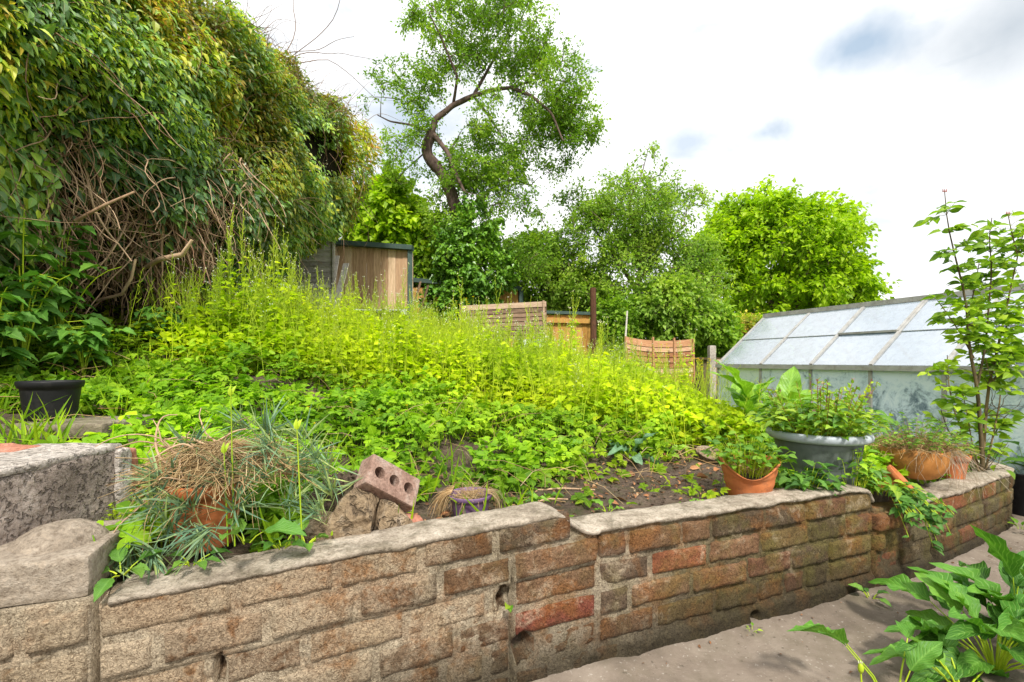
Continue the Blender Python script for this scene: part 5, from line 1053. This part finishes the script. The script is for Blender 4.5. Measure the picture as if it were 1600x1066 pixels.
# purple pot
c = P(735, 810, 1.83); pot('purple_pot', (c[0], c[1], .458), 'small purple plastic pot with dry straw behind the wall step', pprof(.060, .082, .118, .003, .005, .022), M_purple, rz=.3, soil=(.075, .09))
ppc = np.array([c[0], c[1], .468])
# broken terracotta
c = P(1170, 770, 2.17)
def chip(z, a): return np.where(z > .10, .10+(z-.10)*(1-.85*np.exp(-(((a+1.95+PI) % (2*PI)-PI)/.85)**2)), z)
pot('broken_terracotta_pot', (c[0], c[1], .455), 'terracotta pot with a broken scooped out front rim, leftmost of the right hand pots', pprof(.088, .128, .195, .008, .004, .02, (.07, .082, .125, .135)), M_terra, zmod=chip, soil=(.108, .098))
bpc = np.array([c[0], c[1], .455])
# big grey tub
tubc = np.array([*P(1277, 750, 2.46)[:2], .415]); tb_ = pot('grey_tub', tubc, 'large grey green plastic tub with pale grey rim full of leafy plants', [(0, 0), (.17, 0), (.178, .01), (.205, .09), (.206, .10), (.212, .104), (.222, .165), (.226, .172), (.23, .20), (.22, .20), (.17, .03), (0, .03)], M_grey, rim=[(.222, .195), (.258, .197), (.272, .205), (.276, .216), (.270, .226), (.252, .229), (.228, .224), (.222, .195)], rimmat=M_greyrim, soil=(.22, .19), n=64)
tb_.scale = (.88, .88, 1.38)
# orange terracotta bowl lying on its side with dry roots + small pots
c = P(1428, 748, 2.62); pot('terracotta_bowl', (c[0], c[1], .435), 'round bellied orange terracotta bowl with dry roots hanging over it', [(0, 0), (.07, .0), (.10, .012), (.135, .05), (.158, .095), (.165, .14), (.160, .165), (.15, .165), (.14, .1), (0, .05)], M_terra2, tilt_=(-.06, .05), soil=(.15, .145), n=56); bwc = np.array([c[0], c[1], .435])
c = P(1488, 735, 2.80); pot('small_terracotta_pot', (c[0], c[1], .385), 'small plain terracotta pot tucked right of the orange bowl', pprof(.055, .078, .15, .007, .006, .035), M_terra, soil=(.07, .125)); spc = np.array([c[0], c[1], .385])
c = P(1375, 752, 2.45); pot('tipped_terracotta_pot', (c[0], c[1], .415), 'broken terracotta pot lying tipped between the grey tub and the orange bowl', pprof(.05, .075, .12, .007, .004, .03), M_terra, tilt_=(.5, .75), soil=(.06, .09))
c = P(1588, 800, 3.25); pot('dark_planter', (c[0]+.07, c[1], .02), 'dark plastic planter on the patio behind the right end of the wall', pprof(.10, .14, .30, .004, .006, .02), M_black, soil=(.13, .27)); dpc = np.array([c[0]+.07, c[1], .29])
pot('pale_bowl', (*P(1108, 706, 2.9)[:2], float(G(*P(1108, 706, 2.9)[:2]))+.0), 'half buried pale clay bowl in the weeds left of the grey tub', pprof(.06, .085, .06, .007, .004, .015), M_rock, tilt_=(.3, .1))
# ---- plants in them
def grows(name, loc, label, cat='plant', group=None): return thing(name, loc, label, cat, group)
g_ = grows('leafy_plant', tubc+[0, 0, .265], 'dense mound of bright toothed leaves spilling over the grey tub')
clump(g_, 330, .31, .21, T_nettle, M_potgreen, M_stem, (.035, .065), per=3, flat_=.35, base=.6, up=.1)
g2 = grows('flowering_shoots', tubc+[.02, 0, .27], 'thin reddish shoots with small pink flowers standing out of the grey tub'); R_ = R
sb = MB(); fb = MB(); lb = MB()
for i in range(46):
    a = R.uniform(0, 6.28); r = .27*R.random()**.5; e = np.array([math.cos(a)*r*1.1, math.sin(a)*r, R.uniform(.16, .33)]); q = np.array([[e[0]*.5, e[1]*.5, 0], [e[0]*.8, e[1]*.8, e[2]*.6], e]); sb.tube(q, .0013, 4, cap=False)
    m_ = 9; f = R.random((m_, 1)); lb.leaves(T_m, q[1]+(q[2]-q[1])*f, R.normal(size=(m_, 3))+[0, 0, .5], R.normal(size=(m_, 3))+[0, 0, 1], R.uniform(.018, .034, m_), R.uniform(.4, 1, m_))
    if i % 5 == 0: fb.leaves(T_d, np.tile(e, (7, 1))+R.normal(size=(7, 3))*.004, R.normal(size=(7, 3)), R.normal(size=(7, 3)), .011)
sb.obj('shoots', M_redbud, g2); lb.obj('leaves', M_potgreen, g2, smooth=False); tag(fb.obj('petals', M_mauve, g2), kind='stuff')
def lemonbalm(loc, label, n, Rad, Ht, size, mat=M_balm, per=4, name='balm_plant', hue=(0, 1)):
    g = grows(name, loc, label); clump(g, n, Rad, Ht, T_nettle, mat, M_stem, size, per=per, flat_=.5, base=.5, up=.0, hue=hue); return g
def onz(px, py, Z, z): c_ = P(px, py, Z); return (c_[0], c_[1], z)
lemonbalm(onz(1255, 770, 2.20, .455), 'dark green toothed leaf plant growing in front of the grey tub over the wall top', 34, .14, .17, (.045, .085))
lemonbalm(onz(1330, 745, 2.3, .46), 'trailing ivy-like leaves climbing the right side of the grey tub', 30, .12, .26, (.035, .06), M_ivy)
lemonbalm(onz(1375, 765, 2.34, .43), 'green leafy plant pushing up between tub and orange bowl', 30, .12, .12, (.035, .06), M_potgreen)
# trailing plant over the low part of the wall
g = grows('trailing_plant', onz(1400, 775, 2.36, .40), 'leafy runners spilling down over the broken low part of the wall'); sb = MB(); lb = MB()
for i in range(30):
    a = R.uniform(-2.6, -.6); l_ = R.uniform(.10, .24); dn = R.uniform(.0, .16) if R.random() < .45 else 0; q = np.array([[R.normal()*.06, .02, .02], [math.cos(a)*l_*.5+R.normal()*.05, -.05, .07], [math.cos(a)*l_, -.16, .02-dn*.4], [math.cos(a)*l_+.01, -.20, -.02-dn]])
    q = resample(q, 8); sb.tube(q, .0015, 4, cap=False); m_ = 6; idx = R.integers(3, 8, m_); lb.leaves(T_nettle, q[idx], R.normal(size=(m_, 3))*[.7, .5, .3]+[0, -.5, -.1], R.normal(size=(m_, 3))*.3+[0, -.5, .9], R.uniform(.025, .052, m_), R.uniform(.1, .9, m_))
sb.obj('runners', M_stem, g); lb.obj('leaves', M_balm, g)
g = grows('strawberry_plant', bpc+[0, .02, .11], 'small leaved plant with wiry roots growing in the broken terracotta pot'); clump(g, 120, .18, .20, leaf(5, .8, .5, .2, .25, serr=.06), M_potgreen, M_stem, (.026, .048), per=2, flat_=.45, base=.55, up=.0, hue=(0, .6))
mb = MB()
for i in range(120):
    a = R.uniform(0, 6.28); r = .095*R.random()**.5; p0 = np.array([math.cos(a)*r, math.sin(a)*r, .015]); mb.tube([p0, p0+[R.normal()*.02, R.normal()*.02, .02], p0+[R.normal()*.04, R.normal()*.04, .03]], .0008, 3, cap=False)
mb.obj('dry_roots', M_straw, g)
g = grows('moss_phlox', bwc+[0, 0, .15], 'straggly small leaved plant with brown under-stems on the orange bowl'); clump(g, 190, .25, .20, leaf(3, .7, .5, .2, .25), M_potgreen, M_vine, (.018, .036), per=3, flat_=.55, base=.55, hue=(0, .55), stemr=.0012)
mb = MB()
for i in range(560):
    a = R.uniform(0, 6.28); r = .19*R.random()**.5; p0 = np.array([math.cos(a)*r, math.sin(a)*r, .02+.07*(1-(r/.19)**2)*R.random()]); d_ = R.normal(size=3)*[.05, .05, .02]; mb.tube([p0, p0+d_*.6+[0, 0, .012], p0+d_*1.2-[0, 0, .01]], .001, 3, rnd=R.random(), cap=False)
mb.obj('dry_underside', M_straw, g)
mb = MB()
for i in range(30):
    x0 = R.normal()*.03+.115; p0 = np.array([x0, -.10+R.normal()*.02, .03]); stem(p0, [R.normal()*.4+.25, -.6, -.3], R.uniform(.16, .3), .0016, 2.6, .3, 8, R.uniform(.6, 1), 3)
for i in range(16):
    p0 = np.array([R.uniform(-.12, .1), -.15, .03]); stem(p0, [R.normal()*.8, -.5, -.5], R.uniform(.1, .2), .0011, 2, .4, 8, R.uniform(.3, 1), 3)
mb.obj('hanging_roots', M_cork, g)
g = grows('seedling_tuft', spc+[0, 0, .12], 'small tuft of fresh leaves in the plain terracotta pot'); clump(g, 40, .10, .12, T_m, M_potgreen, M_stem, (.03, .05), per=2)
g = grows('leafy_plant', dpc, 'long leaved plant growing in the dark planter at the right edge'); clump(g, 26, .26, .26, T_lance, M_dock, M_stem, (.12, .2), per=2, flat_=.7, base=.2, up=.2)
g = grows('dry_straw', ppc+[0, 0, .10], 'dead straw flopping over the left side of the purple pot', 'dead plant'); mb = MB()
for i in range(130):
    a = R.uniform(0, 6.28); r = .06*R.random()**.5; p0 = np.array([math.cos(a)*r, math.sin(a)*r, 0]); stem(p0, [R.normal()*.8-.4, R.normal()*.6, .5], R.uniform(.05, .13), .0011, 1.6, .35, 7, R.uniform(.3, 1), 3)
for i in range(120):
    s_ = -1 if R.random() < .75 else 1; stem([s_*.07, R.normal()*.03, .02], [s_*1., R.normal()*.4, .2], R.uniform(.08, .16), .0011, 3.6, .22, 7, R.uniform(.2, .9), 3)
mb.obj('straw', M_straw, g)
# the dry pink mound on the left terracotta pot
tc_ = np.array([-.965, 1.47, .735]); g = grows('dry_pink_plant', tc_, 'sprawling half dead plant of straw stems and blue green tufts over the left terracotta pot'); mb = MB()
for i in range(1400):
    a = R.uniform(0, 6.28); r = R.random()**.5; cx, cy = math.cos(a)*r*.19+.05, math.sin(a)*r*.14; zc_ = .10*(1-r*r)+.0; d = [R.normal(), R.normal()*.7, R.normal()*.12]; ln = R.uniform(.05, .16)
    p0 = np.array([cx, cy, zc_]); d = nrm(np.array(d)); mid = p0+d*ln*.5+[0, 0, R.uniform(0, .012)]; e = p0+d*ln+[0, 0, -.03*R.random()]; mb.tube([p0, mid, e], R.uniform(.0007, .0014), 3, rnd=R.uniform(.2, 1), cap=False)
for i in range(36):   # drooping straw round the edge
    a = R.uniform(0, 6.28); p0 = np.array([math.cos(a)*.16+.05, math.sin(a)*.12, .01]); stem(p0, [math.cos(a), math.sin(a), .2], R.uniform(.10, .24), .0013, 3.0, .25, 8, R.uniform(.3, 1), 3)
mb.obj('straw', M_straw, g)
mb = MB()
for i in range(46):
    a = R.uniform(1.7, 4.4); p0 = np.array([R.normal()*.05, R.normal()*.05, .04+R.normal()*.02]); stem(p0, [math.cos(a), math.sin(a)*.5, .3], R.uniform(.14, .34), R.uniform(.003, .005), 1.4, .33, 9, R.uniform(.35, .9), 6)
mb.obj('woody_stems', M_vine, g)
tuft_at = [(-.06, -.12, .02), (.03, -.15, -.05), (.20, -.02, .10), (.16, .05, .14), (.27, -.02, .04), (.22, -.08, .02), (.30, .03, -.01), (.05, .1, .14), (.10, -.19, -.12), (-.10, -.19, -.16), (-.13, -.23, -.19), (-.02, -.21, -.17), (.33, .0, .07), (.25, .08, .11), (-.05, -.02, .09), (.34, .07, .02), (.13, -.1, .02), (.38, .02, -.05), (.29, -.06, -.07), (.36, -.04, -.1), (0, -.17, -.10), (-.07, -.15, -.05), (.07, -.17, -.12), (.17, -.15, -.05)]
bb_ = MB()
for (x_, y_, z_) in tuft_at:
    low = z_ < -.1; m_ = 38; base_d = nrm(np.array([R.normal()*.4+(.2 if x_ > .1 else -.15), -.45, -.7 if low else .55])); d_ = base_d*.9+R.normal(size=(m_, 3))*.55; c0 = np.array([x_, y_, z_]); hh = R.random(m_); 
    bb_.leaves(T_blade, c0+R.normal(size=(m_, 3))*.008-base_d*R.random((m_, 1))*.035, d_, R.normal(size=(m_, 3))+[0, 0, .6], R.uniform(.07, .14, m_), np.where(hh < .8, R.uniform(.05, .95, m_), 1.), R.uniform(.8, 1.2, m_), wid=R.uniform(.8, 1.2))
bb_.obj('blades', M_pink, g)
# upright green flower stalks
mb = MB(); 
for (x_, h_) in ((.135, .27), (.115, .1), (.33, .17)): mb.tube([[x_+.03, -.14, -.17], [x_+.01, -.12, h_*.3], [x_, -.11, h_]], [.0022, .002, .0014], 6, rnd=.0); mb.leaves(T_lance, [[x_, -.11, h_-.01]]*4, [[.3, 0, 1], [-.3, .1, 1], [0, -.3, 1], [0, .3, 1]], [[0, -1, .2]]*4, .035, .4)
mb.obj('flower_stalks', M_stem, g)
# toothed seedlings along the wall's left top
for i, (px, py, Z, L_, n_, lab) in enumerate(((385, 800, 1.27, .105, 3, 'big toothed leaves standing in front of the left terracotta pot'), (190, 885, 1.20, .062, 6, 'bright green toothed seedling growing beside the mortar hump on the capstone'), (440, 845, 1.33, .060, 6, 'toothed leaf seedling at the wall top below the earthy stone'), (478, 840, 1.36, .045, 5, 'smaller toothed seedling just left of the tall sandstone'), (300, 870, 1.25, .05, 6, 'low seedling at the foot of the left terracotta pot'))):
    c_ = P(px, py, Z); 
    if i == 0: c_[2] = .66; 
    root = dock('toothed_seedling', (c_[0], c_[1], c_[2]-.02 if i else .60), lab, n_, L_, M_balm, (T_big,), lift=.25 if i else .75, sr=.0022, stalk=.45, hue=(.35, 1), seed=400+i)
# golden creeping foliage between block wall and pot
g = grows('creeping_plant', (-1.16, 1.55, .50), 'tiny yellow green creeping plant between the block wall end and the left pot'); clump(g, 240, .16, .19, leaf(1, .9, .5, .05, .0), M_weed, M_stem, (.008, .015), per=5, flat_=.3, base=.9, stemr=.0007)
# plants at the wall foot and in its cracks
def wallp(s, z, d): return W3(np.array(s), z, np.array(d))
dock('seedling', wallp(1.60, .015, .055), 'small weed seedling in the crack at the foot of the wall', 6, .06, M_balm, (T_big,), lift=.5, sr=.002, seed=60)
dock('seedling', wallp(-.155, .30, .0), 'tiny ivy leaf growing out of the hole above the red brick', 2, .028, M_potgreen, (T_heart,), lift=.1, sr=.001, seed=61, azr=(-1.9, -1.2))
dock('seedling', wallp(.88, .012, .045), 'tiny green seedling at the foot of the wall in the middle', 5, .02, M_potgreen, (T_m,), lift=.5, sr=.001, seed=62)
dock('seedling', wallp(3.3, .05, .06), 'small weed at the foot of the far right end of the wall', 8, .05, M_potgreen, (T_m,), lift=.5, sr=.001, seed=63)
# ---------------------------------------------------------------- rose bush
rb = P(1535, 728, 2.95); root = thing('rose_bush', (rb[0], rb[1], .30), 'tall thin rose bush with bare lower stems in front of the greenhouse at the right', 'bush'); sb = MB(); lb = MB(); bud = MB()
def rp(px, py, dz=0): return P(px, py, 2.95+dz)
canes = [[(1536, 735), (1530, 640), (1525, 590), (1515, 555), (1510, 470), (1492, 400), (1480, 350), (1476, 300)], [(1534, 735), (1540, 650), (1545, 600), (1560, 540), (1575, 470), (1590, 400), (1605, 340)], [(1530, 738), (1510, 690), (1490, 640), (1482, 600), (1480, 555)], [(1540, 735), (1552, 680), (1560, 640), (1565, 610), (1548, 590), (1540, 560)], [(1528, 600), (1540, 540), (1545, 480), (1550, 420), (1545, 370), (1550, 340)],
         [(1522, 560), (1500, 520), (1480, 490), (1465, 470)], [(1512, 500), (1525, 440), (1530, 410)], [(1565, 520), (1600, 480), (1630, 440)], [(1525, 725), (1500, 700), (1480, 670), (1470, 640)], [(1545, 600), (1575, 570), (1610, 540), (1640, 520)], [(1530, 730), (1518, 690), (1512, 650), (1503, 610)], [(1590, 400), (1580, 360), (1575, 335)], [(1540, 735), (1548, 690), (1570, 650), (1590, 640)]]
for ci, cn in enumerate(canes):
    dz = R.normal()*.08; q = resample([rp(a, b, dz*i/len(cn)) for i, (a, b) in enumerate(cn)], 16); r0 = (.013, .011, .006, .006, .007, .005, .005, .005, .005, .005, .004, .004, .004)[ci]; sb.tube(q, np.linspace(r0, .0022, 16), 7, rnd=random.random())
    first = {0: .5, 1: .35, 2: .42, 3: .7, 4: .15, 8: .5, 10: .55}.get(ci, .12); N_ = int(28*np.linalg.norm(q[-1]-q[0])*(1-first)/.5)
    for k in range(max(5, N_)):
        f = R.uniform(first, 1); c_ = q[int(f*15)]; a = R.uniform(0, 6.28); d = nrm(np.array([math.cos(a), math.sin(a), R.uniform(-.3, 1.3)])); l_ = R.uniform(.04, .13); e = c_+d*l_+[0, 0, -.01]; sb.tube([c_, (c_+e)/2+[0, 0, .008], e], .0013, 3, rnd=.3, cap=False)
        side = nrm(np.cross(d, [0, 0, 1])); 
        for w_, fr in ((0, 1.), (1, .9), (-1, .9), (1, .5), (-1, .5)):
            if R.random() < .2: continue
            lb.leaves(T_rose, [c_+(e-c_)*fr], [d*(.5 if w_ else 1)+side*w_*.9+[0, 0, -.15]], [np.array([0, -.3, .8])+R.normal(size=3)*.7], R.uniform(.05, .078), np.clip(R.random()*.8+(.2 if ci in (2, 8) else 0), 0, .99), R.uniform(.8, 1.1))
for ci in (0, 11, 1):
    e = rp(*canes[ci][-1]); [bud.tube([e+[k*.01, 0, 0], e+[k*.012, 0, .02]], [.004, .001], 5) for k in (-1, 0, 1)]
for i in range(26):       # bare lower twigs
    a = canes[R.choice([0, 1, 3])]; q0 = rp(*a[R.integers(0, 3)]); n0 = len(sb.v); q = [q0]; d = nrm(np.array([R.normal(), R.normal()*.4, .8]))
    for _ in range(5): d = nrm(d+R.normal(size=3)*.3); q.append(q[-1]+d*.045)
    sb.tube(q, np.linspace(.0028, .001, 6), 4, rnd=R.random()*.4, cap=False)
childshift(sb.obj('canes', M_rosestem, root), root); childshift(lb.obj('leaves', M_rose, root), root); childshift(bud.obj('buds', M_redbud, root), root)
# ---------------------------------------------------------------- big dock plant and weeds at the lower right
def patz(px, py, Z, z=.0): c_ = P(px, py, Z); return (c_[0], c_[1], z)
dock('dock_plant', (1.70, 1.62, .01), 'large dock plant with long glossy leaves at the lower right corner of the patio', 34, .17, M_dock, lift=.6, sr=.003, seed=11, stalk=.9)
dock('dock_plant', (1.93, 1.78, .01), 'dock plant farthest right with leaves reaching up towards the planter', 16, .19, M_dock, lift=.9, sr=.003, seed=12, stalk=1.)
dock('dock_plant', (1.47, 1.50, .01), 'dock plant spreading flat leaves at the bottom edge of the photo', 12, .15, M_dock, lift=.4, sr=.0035, seed=13, stalk=.7)
dock('dock_plant', (1.19, 1.43, .01), 'young dock with one broad drooping leaf and one upright leaf at the bottom edge', 5, .15, M_dock, lift=.75, sr=.003, seed=19, stalk=1.4)
g = grows('dandelion', (1.09, 1.44, .0), 'closed dandelion bud on a pale stalk at the bottom edge'); mb = MB(); mb.tube([[0, 0, 0], [.003, 0, .07], [0, 0, .13]], [.003, .0028, .0025], 6, rnd=.9); lathe(mb, [(0, .125), (.006, .127), (.0085, .137), (.007, .149), (.003, .156), (0, .156)], 12); mb.obj('stalk', M_stem, g)
mb = MB(); mb.leaves(T_d, [[0, 0, .15]]*9, R.normal(size=(9, 3))*.25+[0, 0, 1], R.normal(size=(9, 3)), .014); mb.obj('tuft', M_white, g)
n = 1500; x = R.uniform(.0, 3.2, n); y = R.uniform(.9, 2.9, n); k = sdw(x, y) < -.03; x, y = x[k], y[k]; near = np.exp(-np.abs(sdw(x, y))/.07)+.05 > R.random(len(x)); x, y = x[near], y[near]; mb = MB(); mb.leaves(T_m, np.stack([x, y, zpatio(x, y)+.006], -1), R.normal(size=(len(x), 3))*[1, 1, .15], np.array([0, 0, 1.])+R.normal(size=(len(x), 3))*.3, R.uniform(.005, .018, len(x)), R.random(len(x))*.55); tag(mb.obj('leaf_litter', M_litter, smooth=False), 'scattered bits of dead leaf and grit on the patio', 'leaf litter', kind='stuff')
